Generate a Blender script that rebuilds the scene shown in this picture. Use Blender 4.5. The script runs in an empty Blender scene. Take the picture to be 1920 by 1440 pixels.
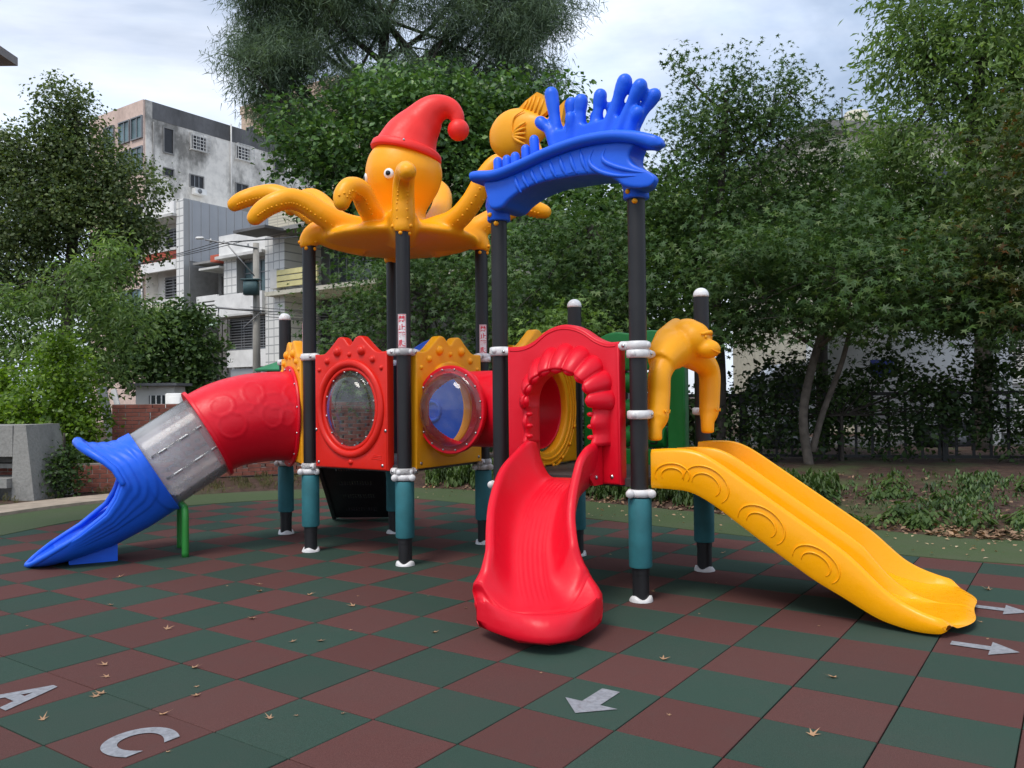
import bpy, bmesh, math, random
import numpy as np
from mathutils import Vector, Matrix

SC = bpy.context.scene
COL = SC.collection
R = math.radians
random.seed(7)
RNG = np.random.default_rng(11)

# ------------------------------------------------------------------ camera
cam_d = bpy.data.cameras.new('camera'); cam = bpy.data.objects.new('camera', cam_d); COL.objects.link(cam)
cam_d.sensor_width = 36.0; cam_d.lens = 36.0 * 1552.036 / 1920; cam_d.clip_end = 2000; cam_d.clip_start = .05
_p, _r = .0151457, -.0101111
_f = Vector((0, math.cos(_p), math.sin(_p))); _x = Vector((1, 0, 0)); _u = _x.cross(_f)
_x, _u = _x * math.cos(_r) + _u * math.sin(_r), -_x * math.sin(_r) + _u * math.cos(_r)
cam.matrix_world = Matrix(((_x[0], _u[0], -_f[0], 0), (_x[1], _u[1], -_f[1], 0), (_x[2], _u[2], -_f[2], 1.4966), (0, 0, 0, 1)))
SC.camera = cam

# ------------------------------------------------------------------ sky, sun, exposure
SUN_EL, SUN_AZ = R(58), R(215)          # azimuth clockwise from +Y: the sun stands behind the camera, to its left
world = bpy.data.worlds.new('World'); SC.world = world; world.use_nodes = True
wn = world.node_tree; wn.nodes.clear(); wl = wn.links.new
def wnode(t, **k):
    n = wn.nodes.new(t)
    for a, b in k.items(): setattr(n, a, b)
    return n
sky = wnode('ShaderNodeTexSky', sky_type='NISHITA', sun_disc=False)
sky.sun_elevation = SUN_EL; sky.sun_rotation = SUN_AZ; sky.air_density = 1.0; sky.dust_density = 2.0; sky.ozone_density = 1.0
tc = wnode('ShaderNodeTexCoord'); mp = wnode('ShaderNodeMapping'); mp.inputs['Scale'].default_value = (1.0, 1.0, 2.6)
mp.inputs['Location'].default_value = (.35, .1, .0)
nz = wnode('ShaderNodeTexNoise'); nz.inputs['Scale'].default_value = 1.9; nz.inputs['Detail'].default_value = 7; nz.inputs['Roughness'].default_value = .55; nz.inputs['Distortion'].default_value = .4
cr = wnode('ShaderNodeValToRGB'); cr.color_ramp.elements[0].position = .36; cr.color_ramp.elements[0].color = (.30, .30, .30, 1); cr.color_ramp.elements[1].position = .62; cr.color_ramp.elements[1].color = (.97, .97, .97, 1)
nz2 = wnode('ShaderNodeTexNoise'); nz2.inputs['Scale'].default_value = 4.5; nz2.inputs['Detail'].default_value = 6
cc = wnode('ShaderNodeValToRGB'); cc.color_ramp.elements[0].position = .3; cc.color_ramp.elements[0].color = (6.1, 7.4, 9.5, 1); cc.color_ramp.elements[1].position = .65; cc.color_ramp.elements[1].color = (8.3, 8.8, 9.8, 1)
mx = wnode('ShaderNodeMix', data_type='RGBA'); bg = wnode('ShaderNodeBackground'); bg.inputs['Strength'].default_value = .1
wo = wnode('ShaderNodeOutputWorld')
wl(tc.outputs['Generated'], mp.inputs['Vector']); wl(mp.outputs[0], nz.inputs['Vector']); wl(mp.outputs[0], nz2.inputs['Vector'])
wl(nz.outputs['Fac'], cr.inputs[0]); wl(nz2.outputs['Fac'], cc.inputs[0]); wl(cr.outputs[0], mx.inputs[0]); wl(sky.outputs[0], mx.inputs[6]); wl(cc.outputs[0], mx.inputs[7])
wl(mx.outputs[2], bg.inputs['Color']); wl(bg.outputs[0], wo.inputs['Surface'])

sun_d = bpy.data.lights.new('sun', 'SUN'); sun_d.energy = 1.5; sun_d.angle = R(22); sun_d.color = (1, .95, .88)
sun = bpy.data.objects.new('sun', sun_d); COL.objects.link(sun)
_d = Vector((math.sin(SUN_AZ) * math.cos(SUN_EL), math.cos(SUN_AZ) * math.cos(SUN_EL), math.sin(SUN_EL)))
sun.rotation_euler = _d.to_track_quat('Z', 'Y').to_euler()
SC.view_settings.view_transform = 'Standard'; SC.view_settings.look = 'None'; SC.view_settings.exposure = 0.5; SC.view_settings.gamma = 1
SC.render.engine = 'CYCLES'; SC.cycles.use_denoising = True; SC.cycles.max_bounces = 10; SC.cycles.transparent_max_bounces = 24
SC.cycles.diffuse_bounces = 4; SC.cycles.glossy_bounces = 4; SC.cycles.transmission_bounces = 6; SC.cycles.sample_clamp_indirect = 6

# ------------------------------------------------------------------ materials
MAT = {}
def newmat(name):
    m = bpy.data.materials.new(name); m.use_nodes = True; nt = m.node_tree
    b = nt.nodes['Principled BSDF']; MAT[name] = m
    return m, nt, b
def nd(nt, t, **k):
    n = nt.nodes.new(t)
    for a, b in k.items(): setattr(n, a, b)
    return n
def noise(nt, scale, detail=4, rough=.55, obj=False, dist=0):
    g = nd(nt, 'ShaderNodeTexCoord' if obj else 'ShaderNodeNewGeometry')
    n = nd(nt, 'ShaderNodeTexNoise'); n.inputs['Scale'].default_value = scale; n.inputs['Detail'].default_value = detail; n.inputs['Roughness'].default_value = rough; n.inputs['Distortion'].default_value = dist
    nt.links.new(g.outputs['Object' if obj else 'Position'], n.inputs['Vector']); return n
def ramp(nt, src, stops):
    r = nd(nt, 'ShaderNodeValToRGB'); e = r.color_ramp.elements
    while len(e) < len(stops): e.new(.5)
    for el, (p, c) in zip(e, stops): el.position = p; el.color = (*c, 1) if len(c) == 3 else c
    nt.links.new(src, r.inputs[0]); return r
def mixc(nt, fac, a, b, mode='MIX'):
    m = nd(nt, 'ShaderNodeMix', data_type='RGBA', blend_type=mode)
    for s, v in ((0, fac), (6, a), (7, b)):
        if hasattr(v, 'is_output'): nt.links.new(v, m.inputs[s])
        elif s == 0: m.inputs[0].default_value = v
        else: m.inputs[s].default_value = (*v, 1)
    return m.outputs[2]
def bump(nt, b, src, strength=.3, dist=.01):
    n = nd(nt, 'ShaderNodeBump'); n.inputs['Strength'].default_value = strength; n.inputs['Distance'].default_value = dist
    nt.links.new(src, n.inputs['Height']); nt.links.new(n.outputs[0], b.inputs['Normal']); return n
def basic(name, col, rough=.5, metal=0, var=.12, vscale=3, bscale=0, bstr=.2, bdist=.005, spec=.5):
    m, nt, b = newmat(name)
    n = noise(nt, vscale, 5)
    lo = tuple(c * (1 - var) for c in col); hi = tuple(min(1, c * (1 + var)) for c in col)
    r = ramp(nt, n.outputs['Fac'], [(.3, lo), (.7, hi)])
    nt.links.new(r.outputs[0], b.inputs['Base Color']); b.inputs['Roughness'].default_value = rough; b.inputs['Metallic'].default_value = metal
    b.inputs['Specular IOR Level'].default_value = spec
    if bscale: bump(nt, b, noise(nt, bscale, 4).outputs['Fac'], bstr, bdist)
    return m
def plastic(name, col, rough=.34):
    """rotationally moulded polyethylene: waxy gloss, faint orange peel, thin grime"""
    m, nt, b = newmat(name)
    n1 = noise(nt, 1.7, 6, .6); n2 = noise(nt, 14, 5, .65)
    grime = tuple(c * .72 + .02 for c in col)
    c1 = mixc(nt, ramp(nt, n1.outputs['Fac'], [(.45, (0, 0, 0)), (.8, (.22, .22, .22))]).outputs[0], col, grime)
    c2 = mixc(nt, ramp(nt, n2.outputs['Fac'], [(.58, (0, 0, 0)), (.85, (.08, .08, .08))]).outputs[0], c1, tuple(c * .6 + .05 for c in col))
    n3 = noise(nt, .8, 5, .6); fade = tuple(min(1, c * .95 + .02) for c in col)
    c2 = mixc(nt, ramp(nt, n3.outputs['Fac'], [(.35, (0, 0, 0)), (.8, (.22, .22, .22))]).outputs[0], c2, fade)
    g_ = nd(nt, 'ShaderNodeNewGeometry'); mp_ = nd(nt, 'ShaderNodeMapping'); mp_.inputs['Scale'].default_value = (70, 9, 25); mp_.inputs['Rotation'].default_value = (0, 0, R(20)); nt.links.new(g_.outputs['Position'], mp_.inputs['Vector'])
    sc_ = nd(nt, 'ShaderNodeTexNoise'); sc_.inputs['Scale'].default_value = 1; sc_.inputs['Detail'].default_value = 3; nt.links.new(mp_.outputs[0], sc_.inputs['Vector'])
    c2 = mixc(nt, ramp(nt, sc_.outputs['Fac'], [(.64, (0, 0, 0)), (.72, (.16, .16, .16))]).outputs[0], c2, fade)
    nt.links.new(c2, b.inputs['Base Color'])
    rr = ramp(nt, n2.outputs['Fac'], [(.3, (rough - .06,) * 3), (.75, (rough + .14,) * 3)]); nt.links.new(rr.outputs[0], b.inputs['Roughness'])
    b.inputs['Specular IOR Level'].default_value = .34
    b1 = bump(nt, b, noise(nt, 55, 3).outputs['Fac'], .12, .004); b2 = nd(nt, 'ShaderNodeBump'); b2.inputs['Strength'].default_value = .22; b2.inputs['Distance'].default_value = .02; nt.links.new(noise(nt, 5, 3).outputs['Fac'], b2.inputs['Height']); nt.links.new(b2.outputs[0], b1.inputs['Normal'])
    return m
plastic('yellow', (1.0, .41, .0), .27); plastic('orange', (1.0, .41, .004), .38)
plastic('panel_yellow', (.94, .39, .005), .4); plastic('crimson', (.74, .002, .018), .36); plastic('vermilion', (.74, .018, .008), .36)
plastic('hat_red', (.92, .035, .028), .42); plastic('blue', (.012, .13, .82), .38); plastic('green', (.006, .17, .03), .34)
plastic('leaf_green_paint', (.04, .28, .05), .3)
basic('post_black', (.011, .011, .0125), .5, 0, .3, 4, 90, .1, .003)
basic('teal_foam', (.028, .17, .195), .62, 0, .18, 6, 120, .15, .003)
basic('clamp_white', (.72, .71, .70), .4, 0, .1, 30)
basic('steel', (.55, .55, .56), .3, 1, .1, 20)
basic('deck_grey', (.045, .043, .042), .6, 0, .2, 8, 60, .2, .004)
basic('stair_black', (.014, .014, .017), .5, 0, .3, 8)
basic('eye_white', (.85, .85, .84), .25, 0, .02)
basic('pupil_black', (.006, .006, .006), .15, 0, .1)
basic('black_print', (.012, .012, .012), .4)
basic('sign_white', (.82, .80, .80), .4, 0, .05, 10)
basic('sign_red', (.70, .03, .06), .4, 0, .1, 30)
def clear_plastic(name, tint=(.96, .97, .97), haze=.06, gloss=.05, nscale=9, ior=1.5):
    m, nt, b = newmat(name); nt.nodes.remove(b); out = nt.nodes['Material Output']
    tr = nd(nt, 'ShaderNodeBsdfTransparent'); tr.inputs[0].default_value = (*tint, 1)
    df = nd(nt, 'ShaderNodeBsdfDiffuse'); df.inputs[0].default_value = (.75, .75, .75, 1)
    tl = nd(nt, 'ShaderNodeBsdfTranslucent'); tl.inputs[0].default_value = (.75, .75, .75, 1)
    gl = nd(nt, 'ShaderNodeBsdfGlossy'); gl.inputs['Roughness'].default_value = gloss
    fr = nd(nt, 'ShaderNodeFresnel'); fr.inputs[0].default_value = ior
    a0 = nd(nt, 'ShaderNodeAddShader'); nt.links.new(df.outputs[0], a0.inputs[0]); nt.links.new(tl.outputs[0], a0.inputs[1])
    sn = noise(nt, nscale, 5, .55); hz = ramp(nt, sn.outputs['Fac'], [(.35, (haze * .6,) * 3), (.7, (haze * 1.6,) * 3)])
    m1 = nd(nt, 'ShaderNodeMixShader'); nt.links.new(hz.outputs[0], m1.inputs[0]); nt.links.new(tr.outputs[0], m1.inputs[1]); nt.links.new(df.outputs[0], m1.inputs[2])
    m2 = nd(nt, 'ShaderNodeMixShader'); nt.links.new(fr.outputs[0], m2.inputs[0]); nt.links.new(m1.outputs[0], m2.inputs[1]); nt.links.new(gl.outputs[0], m2.inputs[2])
    nt.links.new(m2.outputs[0], out.inputs['Surface']); return m
clear_plastic('clear_dome', (.93, .95, .96), .05, .04); clear_plastic('clear_tube', (.94, .94, .94), .27, .14, 2.0, 1.22)

# ------------------------------------------------------------------ mesh helpers
ORG = Vector((0, 0, 0))       # world point that the current thing's empty stands on
def mesh_obj(name, verts, faces, mat, parent=None, smooth=True, label=None, angle=None, org=None):
    me = bpy.data.meshes.new(name)
    o_ = ORG if org is None else org
    v = np.asarray(verts, float).reshape(-1, 3) - np.array(o_)
    me.from_pydata(v.tolist(), [], [list(map(int, f)) for f in faces]); me.update()
    return finish(name, me, mat, parent, smooth, label, angle)
def finish(name, me, mat, parent=None, smooth=True, label=None, angle=None):
    mats = mat if isinstance(mat, (list, tuple)) else [mat]
    me.materials.clear()
    for m in mats: me.materials.append(MAT[m] if isinstance(m, str) else m)
    if smooth: me.shade_smooth()
    if angle: me.set_sharp_from_angle(angle=R(angle))
    ob = bpy.data.objects.new(name, me); COL.objects.link(ob)
    if parent is not None: ob.parent = parent
    if label: ob['label'] = label
    return ob
def thing(name, label, cat, loc=(0, 0, 0), rotz=0, group=None):
    o = bpy.data.objects.new(name, None); COL.objects.link(o); o.location = loc; o.rotation_euler = (0, 0, rotz); o.empty_display_size = .2
    o['label'] = label; o['category'] = cat
    if group: o['group'] = group
    return o
def tag(o, label, cat, group=None):
    o['label'] = label; o['category'] = cat
    if group: o['group'] = group
    return o
def structure(o): o['kind'] = 'structure'; return o

def join(*parts):
    V, F, k = [], [], 0
    for v, f in parts:
        v = np.asarray(v, float).reshape(-1, 3)
        V.append(v); F += [tuple(i + k for i in q) for q in f]; k += len(v)
    return np.concatenate(V), F
def box(c, s, rot=None):
    x, y, z = s[0] / 2, s[1] / 2, s[2] / 2
    v = np.array([(-x, -y, -z), (x, -y, -z), (x, y, -z), (-x, y, -z), (-x, -y, z), (x, -y, z), (x, y, z), (-x, y, z)])
    if rot is not None: v = v @ np.array(rot).T
    return v + np.array(c), [(0, 3, 2, 1), (4, 5, 6, 7), (0, 1, 5, 4), (1, 2, 6, 5), (2, 3, 7, 6), (3, 0, 4, 7)]
def cbox(c, s, ch=.01, rot=None):
    """box with chamfered upright and top edges"""
    x, y, z = s[0] / 2, s[1] / 2, s[2] / 2
    def ring(a, b, zz): return [(-a + ch, -b, zz), (a - ch, -b, zz), (a, -b + ch, zz), (a, b - ch, zz), (a - ch, b, zz), (-a + ch, b, zz), (-a, b - ch, zz), (-a, -b + ch, zz)]
    v = np.array(ring(x, y, -z) + ring(x, y, z - ch) + ring(x - ch, y - ch, z)); f = []
    for k in (0, 8):
        for i in range(8): f.append((k + i, k + (i + 1) % 8, k + 8 + (i + 1) % 8, k + 8 + i))
    f += [tuple(range(7, -1, -1)), tuple(range(16, 24))]
    if rot is not None: v = v @ np.array(rot).T
    return v + np.array(c), f
def unit(v): v = np.asarray(v, float); return v / (np.linalg.norm(v) + 1e-12)
def catmull(pts, n=6, closed=False):
    P = [np.asarray(p, float) for p in pts]; out = []; m = len(P)
    rng = range(m if closed else m - 1)
    for i in rng:
        if closed: a, b, c, d = P[(i - 1) % m], P[i], P[(i + 1) % m], P[(i + 2) % m]
        else: a, b, c, d = P[max(i - 1, 0)], P[i], P[i + 1], P[min(i + 2, m - 1)]
        for k in range(n):
            t = k / n
            out.append(.5 * (2 * b + (c - a) * t + (2 * a - 5 * b + 4 * c - d) * t * t + (3 * b - a - 3 * c + d) * t ** 3))
    if not closed: out.append(P[-1])
    return np.array(out)
def frames(path):
    path = np.asarray(path, float); n = len(path); T = np.gradient(path, axis=0); T = np.array([unit(t) for t in T])
    ref = np.array([0, 0, 1.]) if abs(T[0][2]) < .9 else np.array([1., 0, 0])
    N = []; a = unit(ref - T[0] * (ref @ T[0])); N.append(a)
    for i in range(1, n):
        a = a - T[i] * (a @ T[i]); a = unit(a); N.append(a)
    N = np.array(N); return T, N, np.cross(T, N)
def tube(path, rad, n=12, cap=True, round_end=False):
    path = np.asarray(path, float); m = len(path)
    rad = np.full(m, rad) if np.isscalar(rad) else np.interp(np.linspace(0, 1, m), np.linspace(0, 1, len(rad)), rad)
    if round_end:
        T = unit(path[0] - path[1]); r = rad[0]
        ext = [path[0] + T * r * math.sin(a) for a in (R(85), R(60), R(32))]; er = [r * math.cos(a) for a in (R(85), R(60), R(32))]
        path = np.vstack([ext, path]); rad = np.concatenate([er, rad])
        if round_end == 2:
            T = unit(path[-1] - path[-2]); r = rad[-1]
            ext = [path[-1] + T * r * math.sin(a) for a in (R(32), R(60), R(85))]; er = [r * math.cos(a) for a in (R(32), R(60), R(85))]
            path = np.vstack([path, ext]); rad = np.concatenate([rad, er])
        m = len(path)
    T, N, B = frames(path); an = np.linspace(0, 2 * math.pi, n, endpoint=False)
    V = (path[:, None, :] + rad[:, None, None] * (np.cos(an)[None, :, None] * N[:, None, :] + np.sin(an)[None, :, None] * B[:, None, :])).reshape(-1, 3)
    F = [(i * n + j, i * n + (j + 1) % n, (i + 1) * n + (j + 1) % n, (i + 1) * n + j) for i in range(m - 1) for j in range(n)]
    if cap: F += [tuple(range(n - 1, -1, -1)), tuple(range((m - 1) * n, m * n))]
    return V, F
def lathe(prof, n=24, axis=(0, 0, 1), origin=(0, 0, 0), sx=1.0):
    """prof: list of (radius, height); closed caps where the radius is 0"""
    ax = unit(axis); ref = np.array([1., 0, 0]) if abs(ax[2]) > .9 else np.array([0, 0, 1.])
    N = unit(ref - ax * (ref @ ax)); B = np.cross(ax, N); o = np.asarray(origin, float); V = []; F = []
    an = np.linspace(0, 2 * math.pi, n, endpoint=False)
    for r, h in prof:
        r = max(r, 1e-4)
        V += [o + ax * h + r * (math.cos(a) * N + math.sin(a) * B * sx) for a in an]
    for i in range(len(prof) - 1):
        for j in range(n): F.append((i * n + j, i * n + (j + 1) % n, (i + 1) * n + (j + 1) % n, (i + 1) * n + j))
    F.append(tuple(range(n - 1, -1, -1))); F.append(tuple(range((len(prof) - 1) * n, len(prof) * n)))
    return np.array(V), F
def ball(c, r, n=12, m=8):
    r = np.array([r] * 3 if np.isscalar(r) else r, float); V = []; F = []
    for i in range(m + 1):
        a = math.pi * i / m; s = max(math.sin(a), 1e-3)
        for j in range(n): b = 2 * math.pi * j / n; V.append(np.array(c) + r * np.array((s * math.cos(b), s * math.sin(b), -math.cos(a))))
    for i in range(m):
        for j in range(n): F.append((i * n + j, i * n + (j + 1) % n, (i + 1) * n + (j + 1) % n, (i + 1) * n + j))
    return np.array(V), F
def grid_faces(a, b, cu=False, cv=False):
    F = []
    for i in range(a if cu else a - 1):
        for j in range(b if cv else b - 1): F.append((i * b + j, i * b + (j + 1) % b, ((i + 1) % a) * b + (j + 1) % b, ((i + 1) % a) * b + j))
    return F
def baked(me, mods):
    """run modifiers on a mesh once and give back the plain result"""
    ob = bpy.data.objects.new('tmp', me); COL.objects.link(ob)
    for t, kw in mods:
        m = ob.modifiers.new(t, t)
        for k, v in kw.items(): setattr(m, k, v)
    dg = bpy.context.evaluated_depsgraph_get(); dg.update()
    r = bpy.data.meshes.new_from_object(ob.evaluated_get(dg)); bpy.data.objects.remove(ob); bpy.data.meshes.remove(me); return r
def raw(vf, org=None):
    me = bpy.data.meshes.new('m'); v = np.asarray(vf[0], float).reshape(-1, 3) - np.array(ORG if org is None else org)
    me.from_pydata(v.tolist(), [], [list(map(int, f)) for f in vf[1]]); me.update(); return me
def blob(name, vf, mat, parent, voxel=.018, smooth=6, label=None):
    me = baked(raw(vf), [('REMESH', dict(mode='VOXEL', voxel_size=voxel)), ('SMOOTH', dict(iterations=smooth, factor=.5))])
    return finish(name, me, mat, parent, True, label)
def shell(name, vf, mat, parent, thick=.02, offset=-1, sub=0, label=None, bev=0, angle=None):
    me = raw(vf); bm = bmesh.new(); bm.from_mesh(me); bmesh.ops.remove_doubles(bm, verts=bm.verts, dist=1e-4); bmesh.ops.recalc_face_normals(bm, faces=bm.faces); bm.to_mesh(me); bm.free()
    mods = [('SOLIDIFY', dict(thickness=thick, offset=offset, use_even_offset=False))]
    if sub: mods.append(('SUBSURF', dict(levels=sub, render_levels=sub)))
    return finish(name, baked(me, mods), mat, parent, True, label, angle)

class Frame:
    """upright plane between two posts: x along, z up, d outwards"""
    def __init__(s, A, B):
        s.A = np.array([A[0], A[1], 0.]); t = np.array([B[0] - A[0], B[1] - A[1], 0.]); s.L = np.linalg.norm(t); s.t = t / s.L; s.n = np.array([s.t[1], -s.t[0], 0.]); s.up = np.array([0, 0, 1.])
    def __call__(s, x, z, d=0.): return s.A + s.t * x + s.up * z + s.n * d
    def pts(s, P): return np.array([s(*p) for p in P])
    def place(s, vf, d=0.):
        """local (x, y->outwards offset, z) vertices into the world"""
        v = np.asarray(vf[0], float); return np.array([s(a[0], a[2], a[1] + d) for a in v]), vf[1]
def cut_panel(fr, loops, depth, bevel, d0, name, mat, parent, label=None, res=2, angle=35):
    """panel cut from a sheet: first loop is the outline, later loops are holes; front face at d0 + depth"""
    cu = bpy.data.curves.new('c', 'CURVE'); cu.dimensions = '2D'; cu.fill_mode = 'BOTH'
    cu.extrude = depth / 2 - bevel; cu.bevel_depth = bevel; cu.bevel_resolution = res; cu.offset = -bevel
    for lp in loops:
        sp = cu.splines.new('POLY'); sp.points.add(len(lp) - 1); sp.use_cyclic_u = True
        for p, q in zip(sp.points, lp): p.co = (q[0], q[1], 0, 1)
    ob = bpy.data.objects.new('c', cu); COL.objects.link(ob)
    dg = bpy.context.evaluated_depsgraph_get(); dg.update()
    me = bpy.data.meshes.new_from_object(ob.evaluated_get(dg)); bpy.data.objects.remove(ob)
    o = np.array(ORG)
    for v in me.vertices:
        v.co = fr(v.co.x, v.co.y, v.co.z + d0 + depth / 2) - o
    bm = bmesh.new(); bm.from_mesh(me); bmesh.ops.remove_doubles(bm, verts=bm.verts, dist=1e-4); bmesh.ops.recalc_face_normals(bm, faces=bm.faces); bm.to_mesh(me); bm.free()
    return finish(name, me, mat, parent, True, label, angle)
def ell(cx, cy, rx, ry, n=48, a0=0, a1=360):
    c = abs(a1 - a0) >= 360
    return [(cx + rx * math.cos(a), cy + ry * math.sin(a)) for a in np.linspace(R(a0), R(a1), n, endpoint=not c)]
def text_mesh(body, size=1.0, bold=0.0):
    cu = bpy.data.curves.new('t', 'FONT'); cu.body = body; cu.offset = bold; cu.size = size; cu.align_x = 'CENTER'; cu.align_y = 'CENTER'
    ob = bpy.data.objects.new('t', cu); COL.objects.link(ob); dg = bpy.context.evaluated_depsgraph_get(); dg.update()
    me = bpy.data.meshes.new_from_object(ob.evaluated_get(dg)); bpy.data.objects.remove(ob); return me
# ================================================================== GROUND
def rubber(name, col):
    m, nt, b = newmat(name)
    oi = nd(nt, 'ShaderNodeObjectInfo'); ge = nd(nt, 'ShaderNodeNewGeometry')
    fine = noise(nt, 260, 2, .6); mid = noise(nt, 9, 6, .65); big = noise(nt, .9, 4, .5)
    c = mixc(nt, ramp(nt, fine.outputs['Fac'], [(.35, (0, 0, 0)), (.68, (.55, .55, .55))]).outputs[0], tuple(x * .72 for x in col), tuple(min(1, x * 1.5 + .01) for x in col))
    c = mixc(nt, ramp(nt, mid.outputs['Fac'], [(.5, (0, 0, 0)), (.85, (.22, .22, .22))]).outputs[0], c, (.07, .062, .055))
    c = mixc(nt, ramp(nt, big.outputs['Fac'], [(.4, (0, 0, 0)), (.75, (.22, .22, .22))]).outputs[0], c, (.075, .066, .058))
    hs = nd(nt, 'ShaderNodeHueSaturation'); nt.links.new(c, hs.inputs['Color'])
    ad = nd(nt, 'ShaderNodeMath', operation='MULTIPLY_ADD'); ad.inputs[1].default_value = .14; ad.inputs[2].default_value = .93; nt.links.new(oi.outputs['Random'], ad.inputs[0]); nt.links.new(ad.outputs[0], hs.inputs['Value'])
    nt.links.new(hs.outputs[0], b.inputs['Base Color']); b.inputs['Roughness'].default_value = .9; b.inputs['Specular IOR Level'].default_value = .12
    bump(nt, b, fine.outputs['Fac'], .55, .004); return m
rubber('rubber_red', (.116, .048, .042)); rubber('rubber_green', (.037, .071, .053))
basic('paint_grey', (.26, .27, .29), .7, 0, .2, 40, 200, .4, .003)
def worn_paint():
    m = MAT['paint_grey']; nt = m.node_tree; b = nt.nodes['Principled BSDF']; src = b.inputs['Base Color'].links[0].from_socket
    w = ramp(nt, noise(nt, 24, 8, .72).outputs['Fac'], [(.50, (0, 0, 0)), (.66, (.38, .38, .38))]); nt.links.new(mixc(nt, w.outputs[0], src, (.075, .062, .058)), b.inputs['Base Color'])
worn_paint()
def soil_mat():
    m, nt, b = newmat('soil'); n1 = noise(nt, .55, 7, .6); n2 = noise(nt, 7, 7, .7); n3 = noise(nt, 60, 3, .6)
    c = ramp(nt, n2.outputs['Fac'], [(.3, (.028, .013, .008)), (.5, (.065, .032, .02)), (.72, (.13, .078, .05))]).outputs[0]
    g = ramp(nt, n3.outputs['Fac'], [(.3, (.03, .05, .012)), (.7, (.10, .13, .04))]).outputs[0]
    c = mixc(nt, ramp(nt, n1.outputs['Fac'], [(.53, (0, 0, 0)), (.62, (.8, .8, .8))]).outputs[0], c, g)
    nt.links.new(c, b.inputs['Base Color']); b.inputs['Roughness'].default_value = .95; bump(nt, b, n2.outputs['Fac'], .9, .05)
soil_mat()
def turf_mat():
    m, nt, b = newmat('mat_green'); n1 = noise(nt, 1.3, 6, .6); n2 = noise(nt, 150, 3, .7); n3 = noise(nt, 16, 5, .65)
    c = ramp(nt, n2.outputs['Fac'], [(.3, (.030, .050, .016)), (.7, (.075, .115, .034))]).outputs[0]
    c = mixc(nt, ramp(nt, n1.outputs['Fac'], [(.45, (0, 0, 0)), (.75, (.55, .55, .55))]).outputs[0], c, (.085, .085, .05))
    c = mixc(nt, ramp(nt, n3.outputs['Fac'], [(.6, (0, 0, 0)), (.8, (.5, .5, .5))]).outputs[0], c, (.16, .13, .085))
    nt.links.new(c, b.inputs['Base Color']); b.inputs['Roughness'].default_value = .9; bump(nt, b, n2.outputs['Fac'], .7, .006)
turf_mat()
basic('path_tan', (.36, .29, .22), .85, 0, .25, 5, 80, .5, .004)
basic('asphalt', (.05, .05, .052), .85, 0, .25, 6, 150, .4, .004)

INNER = [(-8.5, 2.0), (-6.3, 5.5), (-5.95, 7.6), (-5.72, 9.25), (-5.35, 10.7), (-4.7, 11.6), (-3.6, 12.25), (-2.3, 12.5), (-1.2, 12.1), (.26, 10.73), (1.4, 9.68), (2.46, 8.72), (3.39, 7.8), (4.08, 7.32), (5.0, 6.95), (7.0, 6.2), (10, 5.0), (13, 3.0)]
inner = catmull(INNER, 5)
tn = np.gradient(inner, axis=0); tn /= np.linalg.norm(tn, axis=1)[:, None]; nrm = np.stack([-tn[:, 1], tn[:, 0]], 1)   # outwards
MATW = 1.28
outer = inner + nrm * MATW
def edge_dist(x, y):
    """signed distance to the outer edge of the green mat, positive outside"""
    d = np.hypot(inner[:, 0] - x, inner[:, 1] - y); k = int(d.argmin())
    return float((np.array([x, y]) - inner[k]) @ nrm[k])
def ground_z(x, y):
    d = edge_dist(x, y) - MATW
    if d <= 0: return -.034
    h = .0
    k = min(1, max(0, (x + 2.5) / 2.5))                     # the planted bank lies behind the play area and to the right
    h = k * .30 * (1 - math.exp(-max(0, d) / 1.3))
    if y > 18: h *= max(0, 1 - (y - 18) / 3)
    return -.004 + min(1, d / .15) * .012 + h + .02 * math.sin(x * 2.1 + 1.3 * y) * math.sin(1.7 * y - x) * min(1, d)
def axis_pts(lo, hi, fine_lo, fine_hi, step):
    a = list(np.arange(fine_lo, fine_hi + 1e-6, step)); s = step; p = fine_hi
    while p < hi: s *= 1.5; p += s; a.append(min(p, hi))
    s = step; p = fine_lo; b = []
    while p > lo: s *= 1.5; p -= s; b.append(max(p, lo))
    return np.array(b[::-1] + a)
gx = axis_pts(-700, 700, -14, 14, .33); gy = axis_pts(-300, 900, 1, 22, .33)
GV = [(x, y, ground_z(x, y) if (-16 < x < 16 and 0 < y < 24) else 0) for x in gx for y in gy]
structure(mesh_obj('ground', GV, grid_faces(len(gx), len(gy)), 'soil'))
structure(mesh_obj('green_mat', np.vstack([np.c_[inner, np.full(len(inner), .006)], np.c_[outer, np.full(len(outer), .006)], np.c_[inner, np.full(len(inner), -.03)], np.c_[outer, np.full(len(outer), -.05)]]),
    [(i, i + 1, len(inner) + i + 1, len(inner) + i) for i in range(len(inner) - 1)] + [(2 * len(inner) + i, 2 * len(inner) + i + 1, i + 1, i) for i in range(len(inner) - 1)] + [(len(inner) + i, len(inner) + i + 1, 3 * len(inner) + i + 1, 3 * len(inner) + i) for i in range(len(inner) - 1)], 'mat_green', smooth=False))
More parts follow.
